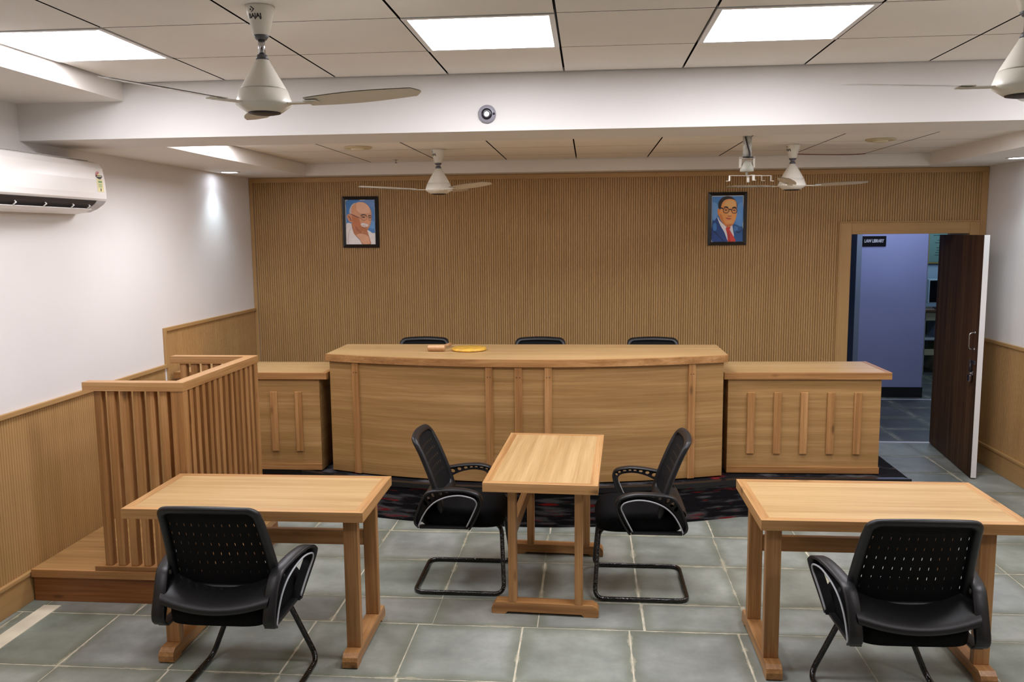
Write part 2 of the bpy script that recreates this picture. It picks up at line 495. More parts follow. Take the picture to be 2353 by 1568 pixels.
DIFF = emit('panel_diffuser', (250, 248, 255), 15.5)
PLABEL = {0: 'square glowing ceiling light panel at the far left beside the soffit',
          3: 'square glowing ceiling light panel in the middle of the front ceiling',
          5: 'square glowing ceiling light panel on the right side of the front ceiling'}
for n, (x0, x1, y0, y1, z) in enumerate(PANELS):
    front = abs(y0-3.355) < .01 and z == HC
    col = [i for i in range(len(xs)-1) if abs(xs[i]-x0) < .01]
    if front and col and col[0] in PLABEL: lab = PLABEL[col[0]]
    elif front: lab = 'square ceiling light panel added unseen beyond the right edge of the front ceiling'
    elif z == HR: lab = 'square ceiling light panel in the rear recess behind the beam, ' + ('beside the left soffit' if x0 < -2 else 'near the middle' if x0 < 1 else 'added towards the right end')
    else: lab = 'square ceiling light panel added behind the viewer, row at %s, %s' % ('middle' if y0 > 0 else 'rear', ['left', 'centre left', 'centre right', 'right'][lit_cols.index(col[0])])
    t = thing('ceiling_light', lab, 'ceiling light', ((x0+x1)/2, (y0+y1)/2, z), 0, 'square ceiling light panels')
    f = MB(t.location)
    w = .022
    g = .004
    X0, X1, Y0, Y1 = x0+g, x1-g, y0+g, y1-g
    for a in ((X0, X1, Y0, Y0+w), (X0, X1, Y1-w, Y1), (X0, X0+w, Y0+w, Y1-w), (X1-w, X1, Y0+w, Y1-w)):
        f.box(*a, z-.004, z+.015, PVCW, .001)
    f.build('frame', t)
    f = MB(t.location); f.faces([(X0+w, Y0+w, z+.004), (X0+w, Y1-w, z+.004), (X1-w, Y1-w, z+.004), (X1-w, Y0+w, z+.004)], [(0, 1, 2, 3)], DIFF)
    f.build('diffuser', t)

SPOTE = emit('spot_lens', (235, 240, 255), 14.)
for (x, y, lab) in ((-2.963, 6.942, 'small round recessed downlight in the left soffit near the panelled wall'), (3.217, 6.847, 'small round recessed downlight in the right soffit at the picture edge')):
    t = thing('downlight', lab, 'downlight', (x, y, HB), 0, 'recessed downlights')
    f = MB(t.location); f.lathe([(.062, 0), (.088, 0), (.09, -.003), (.086, -.007), (.066, -.006), (.062, 0)], (x, y, HB), PVCW, caps=False); f.build('trim_ring', t)
    f = MB(t.location); f.lathe([(.0001, -.004), (.064, -.003)], (x, y, HB), SPOTE, caps=False); f.build('lens', t)
    L = bpy.data.lights.new('downlight_beam', 'SPOT'); L.energy = 10; L.color = (.72, .88, 1); L.spot_size = math.radians(110); L.spot_blend = 1.; L.shadow_soft_size = .08
    o = bpy.data.objects.new('downlight_beam', L); C.objects.link(o); o.location = (x, y, HB-.03)
    o.rotation_euler = (0, 0, 0)

# ------------------------------------------------------------------ door
hx, hy, ex, ey = 3.235, 8.262, 3.098, 7.046
t = thing('door_1', 'dark brown wooden door leaf with white edge, swung open into the room', 'door', (hx, hy, 0), math.atan2(ey-hy, ex-hx))
W = math.hypot(ex-hx, ey-hy)
m = MB(); m.box(0, W-.004, -.003, .0, .012, 1.972, DOORW); m.box(0, W-.004, -.0, .034, .012, 1.972, DOORW)
m.build('leaf', t)
m = MB(); m.box(W-.004, W, -.003, .034, .012, 1.972, PVCW); m.box(0, W, .034, .037, .012, 1.972, PVCW); m.build('edge_strip', t, 'white edge strip')
t['kind'] = 'structure'
def door_side(z, off): return None
m = MB()
for z in (1.055, 1.19): m.lathe([(.014, 0), (.014, -.004), (.006, -.006), (.005, -.03)], (W-.085, -.003, z), STEEL, 12, axis='y')
m.tube(fillet([(W-.085, -.01, 1.055), (W-.085, -.045, 1.06), (W-.085, -.045, 1.185), (W-.085, -.01, 1.19)], .02), .006, STEEL, 8)
m.build('pull_handle', t)
m = MB()
m.box(W-.1, W-.035, -.01, -.003, .935, .965, STEEL, .002)
m.tube([(W-.13, -.012, .96), (W-.11, -.02, .92), (W-.105, -.018, .87)], .012, DARK, 8)
m.box(W-.115, W-.07, -.016, -.003, .845, .875, STEEL, .003)
m.build('hasp', t)
m = MB(); m.tube(fillet([(W-.115, -.02, .845), (W-.115, -.02, .865), (W-.085, -.02, .865), (W-.085, -.02, .845)], .01), .004, STEEL, 8)
m.box(W-.125, W-.075, -.035, -.008, .79, .845, plain('padlock_steel', (150, 140, 140), .2, metal=1), .008)
m.build('padlock', t)

# ------------------------------------------------------------------ corridor and library beyond the door
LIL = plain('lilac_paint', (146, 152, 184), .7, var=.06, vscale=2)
DBL = plain('dark_blue_wall', (84, 92, 120), .7, var=.1)  # dark blue paint of the corridor side walls
m = MB(); m.box(3.23, 4.02, 10.6, 10.75, 0, 2.7, LIL); WC = struct(m.build('wall_corridor'))
m = MB(); m.box(3.22, 4.03, 10.585, 10.6, 0, .125, plain('black_skirting', (26, 27, 30), .4)); struct(m.build('baseboard_corridor'))
m = MB(); m.box(3.17, 3.229, 10.5, 10.9, 0, 2.7, plain('grey_jamb', (120, 132, 142), .6)); struct(m.build('trim_10'))
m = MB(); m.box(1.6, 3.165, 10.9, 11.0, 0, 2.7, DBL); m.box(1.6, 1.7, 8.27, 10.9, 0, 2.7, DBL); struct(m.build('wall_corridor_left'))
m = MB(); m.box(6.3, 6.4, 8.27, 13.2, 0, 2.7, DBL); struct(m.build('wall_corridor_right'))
m = MB(); m.box(1.6, 6.4, 13.1, 13.2, 0, 2.7, plain('library_wall', (150, 170, 190), .7)); struct(m.build('wall_library'))
m = MB(); m.box(1.6, 6.4, 8.27, 13.2, 2.7, 2.75, WHITE); struct(m.build('ceiling_corridor'))
m = MB(); m.box(4.1, 4.2, 11.05, 11.2, 0, 2.7, plain('pale_jamb', (170, 176, 186), .6)); struct(m.build('trim_11'))
m = MB(); m.box(DX0, DX1, 8.265, 8.30, -.001, .004, plain('white_threshold', (214, 216, 222), .5)); struct(m.build('trim_12'))
m = MB(); m.box(1.7, 6.2, 10.44, 10.465, -.001, .003, plain('white_joint', (200, 204, 212), .5)); struct(m.build('trim_13'))
for nme, pos, e, sz, col in (('corridor_lamp', (3.6, 9.7, 2.65), 17, 1.2, (.62, .7, 1)), ('library_lamp', (4.9, 12.2, 2.65), 12, 1., (.6, .82, 1))):
    L = bpy.data.lights.new(nme, 'AREA'); L.energy = e; L.size = sz; L.color = col
    o = bpy.data.objects.new(nme, L); C.objects.link(o); o.location = pos
# sign
t = thing('door_sign', 'small black LAW LIBRARY sign on the lilac corridor wall', 'sign', (3.392, 10.6, 1.893))
m = MB(); m.box(-.14, .14, -.012, -.0005, -.06, .06, plain('sign_black', (10, 10, 12), .3), .002); m.build('plate', t)
vs, fs = text_mesh('LAW LIBRARY', .052, .95, .0012)
sx = .225/(max(v.x for v in vs)-min(v.x for v in vs))
m = MB(); m.faces([(v.x*sx, -.0135, v.y*1.05) for v in vs], fs, plain('sign_letters', (200, 200, 196), .5)); m.build('lettering', t)
# far room items
t = thing('wall_poster', 'framed green printed notice hanging on the wall beyond the doorway', 'poster', (5.2, 13.1, 1.55))
m = MB(); m.box(-.24, .24, -.03, -.001, -.02, .52, plain('gilt_frame', (170, 140, 70), .4), .004); m.build('frame', t)
m = MB(); m.box(-.225, .225, -.034, -.031, .0, .505, plain('poster_paper', (100, 130, 124), .5))
for k in range(11):
    ww = random.Random(k).uniform(.1, .18)
    if k in (3, 6): continue
    m.box(-ww, ww, -.036, -.0345, .46-k*.036, .467-k*.036, plain('poster_ink', (50, 60, 62), .6))
m.build('printed_sheet', t)
t = thing('computer_desk', 'plain cream desk seen through the doorway against the far wall', 'desk', (5.2, 12.75, 0))
t.scale = (1, 1, .935)
DW = plain('desk_cream', (190, 186, 150), .5); 
m = MB(); m.box(-.5, .6, -.3, .3, .93, .96, plain('desk_brown_edge', (92, 70, 50), .5), .003); m.build('desk_top', t)
m = MB(); m.box(-.48, .58, -.27, -.25, .8, .93, DW); m.build('apron', t)
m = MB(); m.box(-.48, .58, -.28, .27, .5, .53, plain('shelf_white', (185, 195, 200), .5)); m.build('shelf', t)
m = MB(); m.box(-.48, .58, -.27, -.25, .27, .36, DW); m.build('stretcher', t)
for xx in (-.48, -.22, .54):
    m = MB(); m.box(xx, xx+.03, -.27, .27, 0, .93, DW); m.build('side_panel', t)
t = thing('computer_monitor', 'black computer screen standing on the cream desk beyond the doorway', 'monitor', (5.09, 12.75, .8985))
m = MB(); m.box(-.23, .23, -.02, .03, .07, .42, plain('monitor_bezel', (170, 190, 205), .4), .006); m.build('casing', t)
m = MB(); m.box(-.21, .18, -.024, -.021, .09, .40, plain('screen_black', (8, 9, 12), .2)); m.build('screen', t)
m = MB(); m.box(-.04, .04, 0, .03, .01, .08, DARK); m.box(-.12, .12, -.08, .08, .001, .012, DARK, .003); m.build('stand', t)
t = thing('keyboard', 'flat black keyboard on the cream desk beyond the doorway', 'keyboard', (5.1, 12.53, .8985))
m = MB(); m.box(-.2, .2, -.06, .06, .001, .02, DARK, .004); m.build('case', t)
m = MB()
for r in range(4):
    for k in range(12): m.box(-.19+k*.031, -.165+k*.031, -.05+r*.025, -.03+r*.025, .02, .027, BLACKP)
m.build('key_block', t)
t = thing('printer', 'white box-shaped printer on the shelf under the far desk', 'printer', (5.12, 12.68, .4965))
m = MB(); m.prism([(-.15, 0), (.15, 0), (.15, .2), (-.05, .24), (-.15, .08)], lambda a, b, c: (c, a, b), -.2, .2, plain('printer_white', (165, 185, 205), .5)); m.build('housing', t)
m = MB(); m.box(-.15, .15, -.2, -.151, .03, .045, plain('tray_grey', (140, 150, 160), .5), .002); m.build('paper_tray', t)

# ------------------------------------------------------------------ dais
def curve_y(x, base): return base+.1285*(x+.47)**2
def dais():
    t = thing('dais', 'low black and red carpeted platform under the judges bench, bowed front edge', 'platform', (-.4, 6.9, 0))
    pts = []
    n = 30
    def outline(off):
        p = [(XL+.02, 6.045-off)]
        x0, x1 = -2.15, 1.22
        p += [(-2.14, 6.045-off)]
        for k in range(n+1):
            x = -2.13+k/n*(1.08+2.13)
            p.append((x, min(curve_y(x, 5.672), 6.045)-off))
        p += [(2.262+off, 6.045-off), (2.262+off, YB-.022), (XL+.02, YB-.022)]
        return p
    m = MB(t.location); m.prism(outline(-.012), lambda a, b, c: (a, b, c), .0, ZP-.004, CARPET); m.build('carpeted_base', t)
    o, i = outline(.0), outline(-.045)
    m = MB(t.location)
    N = len(o)-2
    vv = []
    for k in range(N): vv += [(*o[k], ZP-.032), (*o[k], ZP), (*i[k], ZP), (*i[k], ZP-.005)]
    m.faces(vv, [(4*k+j, 4*k+j+1, 4*k+5+j, 4*k+4+j) for k in range(N-1) for j in range(3)], CARPET_TRIM)
    m.build('edge_trim', t, 'black plastic nosing')
dais()

# ------------------------------------------------------------------ judges bench
def bench():
    t = thing('judges_bench', 'long light oak judges bench with bowed front and vertical pine battens', 'bench', (-.47, 6.3, ZP))
    o = t.location
    xa, xb, n = -1.893, .948, 36
    X = [xa+(xb-xa)*k/n for k in range(n+1)]
    m = MB(o)
    poly = [(x, curve_y(x, 5.786)) for x in X]+[(x, curve_y(x, 5.786)+.02) for x in X[::-1]]
    m.prism(poly, lambda a, b, c: (a, b, c), ZP+.008, 1.11, LAMB, smooth=False); m.build('front_panel', t)
    for s in (0, 1):
        m = MB(o); x = xa if s == 0 else xb-.02
        m.box(x, x+.02, curve_y(x, 5.786)+.022, 6.56, ZP, 1.108, LAM[1], .002); m.build('side_panel', t)
    m = MB(o); xs_ = [-1.921+(.978+1.921)*k/n for k in range(n+1)]
    d = lambda x: curve_y(x, 5.76)
    poly = [(x, d(x)+.03) for x in xs_]+[(.978, 6.62), (-1.921, 6.62)]
    m.prism(poly, lambda a, b, c: (a, b, c), 1.112, 1.156, LAMT[0]); m.build('bench_top', t)
    m = MB(o)
    poly = [(x, d(x)) for x in xs_]+[(x, d(x)+.0295) for x in xs_[::-1]]
    m.prism(poly, lambda a, b, c: (a, b, c), 1.108, 1.157, PINE[0]); m.build('edge_band', t, 'pine edge band')
    for x in (-1.677, -.685, -.482, -.277, .716):
        m = MB(o); y = curve_y(x, 5.786)
        a = math.atan(.257*(x+.47))
        mx = Matrix.Translation((x, y, 0)) @ Matrix.Rotation(a, 4, 'Z')
        m.box(-.025, .025, -.016, .004, ZP+.008, 1.107, PINE[2], .002, mx)
        for q in (-.01, .01): m.lathe([(.0035, 0), (.0035, -.0012)], mx @ Vector((q, -.016, 1.035)), DARK, 8, axis='y')
        m.build('batten', t)
bench()

# ------------------------------------------------------------------ clerk desks
def clerk(label, loc, rz, w=1.07):
    t = thing('clerk_desk', label, 'desk', loc, rz, 'side desks on the dais')
    h = w/2
    m = MB(); m.box(-h, h, 0, .018, .01, .69, LAM[0], .001); m.build('front_panel', t)
    for s in (-1, 1):
        m = MB(); m.box(*((-h, -h+.018) if s < 0 else (h-.018, h)), .02, .5, 0, .69, LAM[1], .001); m.build('side_panel', t)
    m = MB(); m.box(-h-.03, h+.062, 0, .53, .692, .738, LAMT[0], .001); m.build('desk_top', t)
    m = MB(); m.box(-h-.032, h+.064, -.022, -.001, .69, .74, PINE[0], .003); m.build('edge_band', t)
    m = MB(); m.box(h+.0625, h+.066, 0, .53, .69, .74, PINE[1], .001); m.box(h+.03, h+.062, 0, .53, .7382, .7395, PINE[1]); m.build('edge_band', t)
    m = MB(); m.box(-h-.003, h+.003, -.014, -.001, .005, .052, PINE[0], .002); m.build('plinth_rail', t)
    for k in range(5):
        x = -h+.163+k*(w-.163-.16)/4
        m = MB(); m.box(x-.026, x+.026, -.016, -.001, .147, .595, PINE[2], .003); m.build('batten', t)
clerk('oak side desk with five pine battens on the dais, right of the judges bench', (1.532, 6.15, ZP), .022)
clerk('oak side desk behind the slatted witness box, left of the judges bench', (-2.512, 6.045, ZP), -.0, 1.07)

# gavel and sound block
t = thing('gavel', 'small wooden gavel lying on the judges bench', 'gavel', (-1.125, 6.2, 1.157))
GW = wood('gavel_wood', 0, (140, 96, 62), (186, 142, 100), (214, 176, 132), rough=.35)
m = MB(); m.lathe([(.018, -.065), (.023, -.06), (.024, -.05), (.024, -.002), (.0232, 0), (.024, .002), (.024, .05), (.023, .06), (.018, .065)], (0, 0, .0242), GW, 24, axis='x'); m.build('head', t)
m = MB(); m.tube([(0, .02, .024), (.02, .1, .022), (.05, .22, .02), (.06, .25, .02), (.065, .265, .02)], [.008, .009, .012, .015, .012], GW, 12); m.build('handle', t)
t = thing('sound_block', 'round yellow wooden disc lying beside the gavel on the judges bench', 'sound block', (-.89, 6.27, 1.157))
m = MB(); m.lathe([(.12, 0), (.13, .004), (.132, .012), (.127, .02), (.118, .022), (.0001, .022)], (0, 0, 0), plain('yellow_lacquer', (226, 178, 72), .25, var=.25, vscale=30), 48, caps=False)
m.build('disc', t)

# ------------------------------------------------------------------ witness box
def witness():
    t = thing('witness_box', 'pine slatted witness box with handrail on a wooden step by the left wall', 'witness box', (-2.6, 4.8, 0))
    o = t.location
    WD = wood('step_pine', 0, (112, 66, 32), (140, 88, 46), (166, 110, 62), rough=.4, knots=True)
    m = MB(o); m.box(-3.09, -2.065, 4.312, 5.34, 0, .145, WD, .002); m.build('step_riser', t)
    m = MB(o); m.box(XL+.03, -2.045, 4.312, 5.36, .147, .19, LAM[0], .002); m.build('step_top', t)
    m = MB(o); m.box(XL+.03, -2.045, 4.288, 4.31, .146, .191, PINE[0], .003); m.build('step_edge', t)
    z0, z1, z2 = .191, 1.2, 1.247
    xa, xb, ya, yb_ = -2.712, -2.148, 4.293, 5.34
    w = .068
    def rail(x0, x1, y0, y1, za, zb, nm, mat):
        m = MB(o); m.box(x0, x1, y0, y1, za, zb, mat, .003); m.build(nm, t)
    # mitred handrail: three bars
    m = MB(o); m.prism([(xa, ya), (xb, ya), (xb-w, ya+w), (xa, ya+w)], lambda a, b, c: (a, b, c), z1, z2, PINEL[0]); m.build('handrail', t)
    m = MB(o); m.prism([(xb, ya+.0005), (xb, yb_-.0005), (xb-w, yb_-w), (xb-w, ya+w)], lambda a, b, c: (a, b, c), z1, z2, PINEL[1]); m.build('handrail', t)
    m = MB(o); m.prism([(xa, yb_), (xb, yb_), (xb-w, yb_-w), (xa, yb_-w)], lambda a, b, c: (a, b, c), z1, z2, PINEL[0]); m.build('handrail', t)
    rail(xa, xb, ya, ya+w, z0, z0+.028, 'bottom_rail', PINE[0])
    rail(xb-w, xb, ya+w+.001, yb_-w-.001, z0, z0+.028, 'bottom_rail', PINE[1])
    rail(xa, xb, yb_-w, yb_, z0, z0+.028, 'bottom_rail', PINE[0])
    def slat(x, y, wx, wy, nm='slat'):
        m = MB(o); m.box(x-wx/2, x+wx/2, y-wy/2, y+wy/2, z0+.0285, z1-.0005, PINE[2], .003); m.build(nm, t)
    for k in range(6):
        x = -2.634+k*.0735
        slat(x, ya+w/2, .042, .044); slat(x, yb_-w/2, .042, .044)
    slat(xb-w/2-.004, ya+w/2, .066, .062, 'corner_post'); slat(xb-w/2-.004, yb_-w/2, .066, .062, 'corner_post')
    for k in range(12):
        slat(xb-w/2, ya+w+.052+k*.0755, .044, .04)
    m = MB(o); m.box(-2.72, -2.66, yb_-.03, yb_+.005, .98, 1.04, PINE[0], .004); m.build('latch_block', t)
witness()

# ------------------------------------------------------------------ tables
def table(label, c, rz, L, Wd, frames, st, zt=.75, group='courtroom tables'):
    t = thing('table', label, 'table', (c[0], c[1], 0), rz, group)
    hx_, hy_, th, b = L/2, Wd/2, .047, .042
    m = MB(); m.box(-hx_+b, hx_-b, -hy_+b, hy_-b, zt-th+.002, zt-.0004, LAMT[0]); m.build('tabletop', t)
    P = lambda a, bb, cc: (a, bb, cc)
    for s in (-1, 1):
        m = MB(); m.prism([(-hx_, s*hy_), (hx_, s*hy_), (hx_-b, s*(hy_-b)), (-hx_+b, s*(hy_-b))], P, zt-th, zt, PINEL[0]); m.build('edge_band', t)
        m = MB(); m.prism([(s*hx_, -hy_), (s*hx_, hy_), (s*(hx_-b), hy_-b), (s*(hx_-b), -hy_+b)], P, zt-th, zt, PINEL[1]); m.build('edge_band', t)
    fh = .066
    for x in frames:
        for y in (-hy_+.105, hy_-.135):
            m = MB(); m.box(x-.034, x+.034, y-.021, y+.021, fh, zt-th, PINE[2], .003); m.build('leg', t)
        prof = [(-hy_+.0, .006), (-hy_+.012, 0), (-hy_+.075, 0), (-hy_+.09, .014), (hy_-.11, .014), (hy_-.095, 0), (hy_-.035, 0), (hy_-.022, .006), (hy_-.022, .03), (hy_-.045, fh), (-hy_+.03, fh), (-hy_+.008, .052), (-hy_, .035)]
        m = MB(); m.prism(prof, lambda a, bb, cc: (cc, a, bb), x-.036, x+.036, PINE[1]); m.build('foot_beam', t)
    m = MB(); y = hy_-.135
    m.box(min(frames)+.034, max(frames)-.034, y-.018, y+.018, st, st+.075, PINE[0], .002); m.build('stretcher', t)
table('pine-edged wooden table in front of the witness box, black chair pulled up to it', (-1.603, 3.98), .008, 1.15, .598, (-.402, .49), .438, .758)
table('narrow wooden table standing end-on between two facing black chairs', (-.222, 4.763), PI/2-.044, 1.118, .592, (-.415, .452), .42)
table('pine-edged wooden table at the right, reaching past the picture edge', (1.334, 4.04), .003, 1.148, .64, (-.498, .43), .425)

# ------------------------------------------------------------------ chairs
def cl(v): return max(0., min(1., v))
OUT = [(.075, .388), (.11, .45), (.14, .52), (.15, .575), (.125, .612), (.06, .63), (.0, .632), (-.08, .625), (-.165, .607), (-.205, .56), (-.235, .49), (-.25, .44), (-.245, .41), (-.225, .392)]
INN = [(.045, .39), (.075, .45), (.105, .515), (.118, .555), (.1, .583), (.05, .596), (.0, .596), (-.06, .582), (-.12, .552), (-.165, .51), (-.195, .465), (-.212, .43), (-.22, .41), (-.222, .393)]
def lat(f, z): return .232+.055*cl((f+.22)/.36)*cl((z-.39)/.2)
def hole_cells(m, fn, cells, mat, hu, hv, seg=12):
    """each cell (s0,s1,t0,t1) becomes a patch with a round hole"""
    for (s0, s1, t0, t1) in cells:
        vv = []
        for ring in (0, 1):
            for k in range(seg):
                a = 2*PI*(k+.5)/seg; ca, sa = math.cos(a), math.sin(a)
                if ring == 0:
                    q = 1/max(abs(ca), abs(sa)); u, v = ca*q, sa*q
                else: u, v = ca*hu, sa*hv
                vv.append(fn(s0+(s1-s0)*(u+1)/2, t0+(t1-t0)*(v+1)/2))
        m.faces(vv, [(k, (k+1) % seg, seg+(k+1) % seg, seg+k) for k in range(seg)], mat, False)
        # corner fill
        cor = [(s1, t1), (s0, t1), (s0, t0), (s1, t0)]
        for c_, (i0, i1) in zip(cor, ((seg//8, seg//8+1), (3*seg//8, 3*seg//8+1), (5*seg//8, 5*seg//8+1), (7*seg//8, 7*seg//8+1))):
            pass

def chair_proto(label, loc, rz):
    """visitor chair, faces +Y"""
    t = thing('visitor_chair', label, 'chair', loc, rz, 'black mesh visitor chairs')
    # seat cushion
    m = MB()
    def seat(u, v):
        a = 2*PI*u; ca, sa = math.cos(a), math.sin(a)
        e = .36
        px = math.copysign(abs(ca)**e, ca); py = math.copysign(abs(sa)**e, sa)
        lv = [(.0, .388, 0), (.92, .386, 0), (.985, .395, 0), (1., .425, 0), (.99, .455, 0), (.93, .478, 0), (.75, .488, 0), (.4, .491, 0), (0., .492, 0)]
        i = min(int(round(v*8)), 8); r, z, _ = lv[i]
        wx = .222*r*px; fy = .015+.243*r*py
        z += (.012 if z > .42 else 0)*(1-(px*r)**2*.6) - (.03*cl((fy-.15)/.11)**2 if z > .44 else -.0)
        return (wx, fy, z)
    m.grid(seat, 40, 8, BLACKF); m.build('seat', t)
    # back shell surface
    def back(s, q, off=0.):
        """s -1..1 across, q 0..1 up, off rearwards"""
        z = .455+q*.45
        w = .243-.033*max(q, 0)**1.3
        f = -.122-.035*(q-.0)-.115*max(q, 0)**1.5 + .035*s*s*(1-.35*q)
        if q > .8: z -= .012*s*s*((q-.8)/.2)
        return (s*w, f-off, z+.004)
    def rr(n, hs, q0, q1, r1, r2):
        """rounded rectangle outline in (s,q)"""
        out = []
        cs = [(hs-r1, q1-r2, 0), (-hs+r1, q1-r2, PI/2), (-hs+r1, q0+r2, PI), (hs-r1, q0+r2, 1.5*PI)]
        for i_, (cx, cq, a0) in enumerate(cs):
            for k in range(n):
                a = a0+PI/2*k/(n-1)
                out.append((cx+r1*math.cos(a), cq+r2*math.sin(a)))
            nx = cs[(i_+1) % 4]; p = out[-1]; e = (nx[0]+r1*math.cos(nx[2]), nx[1]+r2*math.sin(nx[2]))
            for k in range(1, 8): out.append((p[0]+(e[0]-p[0])*k/8, p[1]+(e[1]-p[1])*k/8))
        return out
    outer = rr(7, 1., 0., 1., .2, .09); inner = rr(7, .84, .17, .915, .14, .06)
    m = MB(); N = len(outer); S = 10; vv = []
    for (so, qo), (si, qi) in zip(outer, inner):
        for k in range(S):
            a = 2*PI*k/S; mixv = .5-.5*math.cos(a); dep = .019*math.sin(a)
            vv.append(back(so+(si-so)*mixv, qo+(qi-qo)*mixv, dep))
    m.faces(vv, [(i*S+k, i*S+(k+1) % S, ((i+1) % N)*S+(k+1) % S, ((i+1) % N)*S+k) for i in range(N) for k in range(S)], BLACKP, True)
    bk = m.build('backrest', t)
    # perforated mesh
    m = MB()
    nc, nr_ = 12, 8
    fn = lambda s, q: back(s, q, -.004)
    cells, solid = [], []
    for i in range(nc):
        for j in range(nr_):
            s0, s1 = -.87+1.74*i/nc, -.87+1.74*(i+1)/nc
            q0, q1 = .14+.8*j/nr_, .14+.8*(j+1)/nr_
            (cells if (0 < j < nr_-1) else solid).append((s0, s1, q0, q1))
    hole_cells(m, fn, cells, BLACKM, .075, .33, 8)
    for (s0, s1, q0, q1) in cells:      # corner triangles of each patch
        seg = 8
        pts = []
        for k in range(seg):
            a = 2*PI*(k+.5)/seg; ca, sa = math.cos(a), math.sin(a); q = 1/max(abs(ca), abs(sa))
            pts.append(fn(s0+(s1-s0)*(ca*q+1)/2, q0+(q1-q0)*(sa*q+1)/2))
        for c_, (a_, b_) in (((s1, q1), (0, 1)), ((s0, q1), (2, 3)), ((s0, q0), (4, 5)), ((s1, q0), (6, 7))):
            m.faces([pts[a_], fn(*c_), pts[b_]], [(0, 1, 2)], BLACKM)
    for (s0, s1, q0, q1) in solid: m.faces([fn(s0, q0), fn(s1, q0), fn(s1, q1), fn(s0, q1)], [(0, 1, 2, 3)], BLACKM)
    m.build('mesh_panel', bk)
    # lumbar shell: curved plastic lip at the bottom of the back
    m = MB()
    def lum(u, v):
        s = -1+2*u; e = math.sin(PI/2*v)**.85
        z = (.575-.05*(1-s*s))*(1-v)+(.486-.034*(1-s*s))*v
        f = -.145-.012*math.sin(PI*v)-.112*e+.035*s*s*(1-.5*v)
        return (s*(.222+.006*math.sin(PI*v)), f, z)
    m.grid(lum, 26, 12, BLACKP)
    m.grid(lambda u, v: (lum(u, 1)[0]*(1-.03*v), lum(u, 1)[1]+.06*v, lum(u, 1)[2]-.006*math.sin(PI*min(1, v*1.2))), 26, 4, BLACKP)
    m.build('lumbar_shell', bk)
    # arm loops
    n = 73
    o_ = catmull([(a, b, 0) for a, b in OUT], n); i_ = catmull([(a, b, 0) for a, b in INN], n)
    for sd in (-1, 1):
        m = MB()
        def P3(f, z, dl): return (sd*(lat(f, z)+dl), f, z)
        vv = []
        for k in range(n):
            f, z = o_[k].x, o_[k].y
            d = (i_[k]-o_[k]); L_ = max(d.length, 1e-4); d = d/L_*min(.013, L_*.9)
            hw = .027
            vv += [P3(f+d.x*.35, z+d.y*.35, -hw), P3(f, z, -hw+.006), P3(f, z, hw-.006), P3(f+d.x*.35, z+d.y*.35, hw), P3(f+d.x, z+d.y, hw-.002), P3(f+d.x, z+d.y, -hw+.002)]
        m.faces(vv, [(6*k+j, 6*k+(j+1) % 6, 6*k+6+(j+1) % 6, 6*k+6+j) for k in range(n-1) for j in range(6)], BLACKP, True)
        m.faces(vv[:6], [(0, 1, 2, 3, 4, 5)], BLACKP); m.faces(vv[-6:], [(0, 1, 2, 3, 4, 5)], BLACKP)
        def web(u, v, dl):
            k = u*(n-1); a = int(min(k, n-2)); r = k-a
            p = o_[a].lerp(o_[a+1], r); q = i_[a].lerp(i_[a+1], r); w = p.lerp(q, v)
            return P3(w.x, w.y, dl)
        u0, u1, nh = .25, .72, 11
        for dl in (-.02, -.012):
            fnw = lambda u, v: web(u, v, dl)
            cells = [(u0+(u1-u0)*k/nh, u0+(u1-u0)*(k+1)/nh, .12, 1.) for k in range(nh)]
            hole_cells(m, fnw, cells, BLACKP, .58, .52, 16)
            for (s0, s1, q0, q1) in cells:
                seg = 16; pts = []
                for k in range(seg):
                    a = 2*PI*(k+.5)/seg; ca, sa = math.cos(a), math.sin(a); q = 1/max(abs(ca), abs(sa))
                    pts.append(fnw(s0+(s1-s0)*(ca*q+1)/2, q0+(q1-q0)*(sa*q+1)/2))
                for c_, (a_, b_) in (((s1, q1), (1, 2)), ((s0, q1), (5, 6)), ((s0, q0), (9, 10)), ((s1, q0), (13, 14))):
                    m.faces([pts[a_], fnw(*c_), pts[b_]], [(0, 1, 2)], BLACKP)
            m.grid(lambda u, v: web(u*u0, .1+.9*v, dl), 18, 1, BLACKP, False)
            m.grid(lambda u, v: web(u1+u*(1-u1), .1+.9*v, dl), 20, 1, BLACKP, False)
        m.grid(lambda u, v: web(u, 1., -.02+.046*v), n-1, 1, BLACKP, False)
        # bracket to the seat
        m.box(sd*.2, sd*.245, -.22, .06, .386, .398, BLACKP, .002)
        ar = m.build('armrest', t)
        m = MB(); m.tube([P3(p.x, p.y, .022) for p in i_[2:-3]], .0042, PIPING, 8); m.build('piping', ar, 'silver piping')
    # sled frame
    r = .0125
    half = [(.085, -.02, .374), (.095, .235, .374), (.25, .262, r), (.25, -.255, r)]
    path = half+[(-x, f, z) for x, f, z in half[::-1]]
    m = MB(); m.tube(fillet(path, .06, 7), r, TUBE, 12)
    m.box(-.11, .11, -.1, .12, .3795, .386, DARK, .001)
    m.build('sled_frame', t)
    return t
ch = chair_proto('black mesh-back chair with its back to the viewer at the left table', (-1.545, 3.485, 0), .0)
ch.scale = (1.03, 1.03, 1.03)
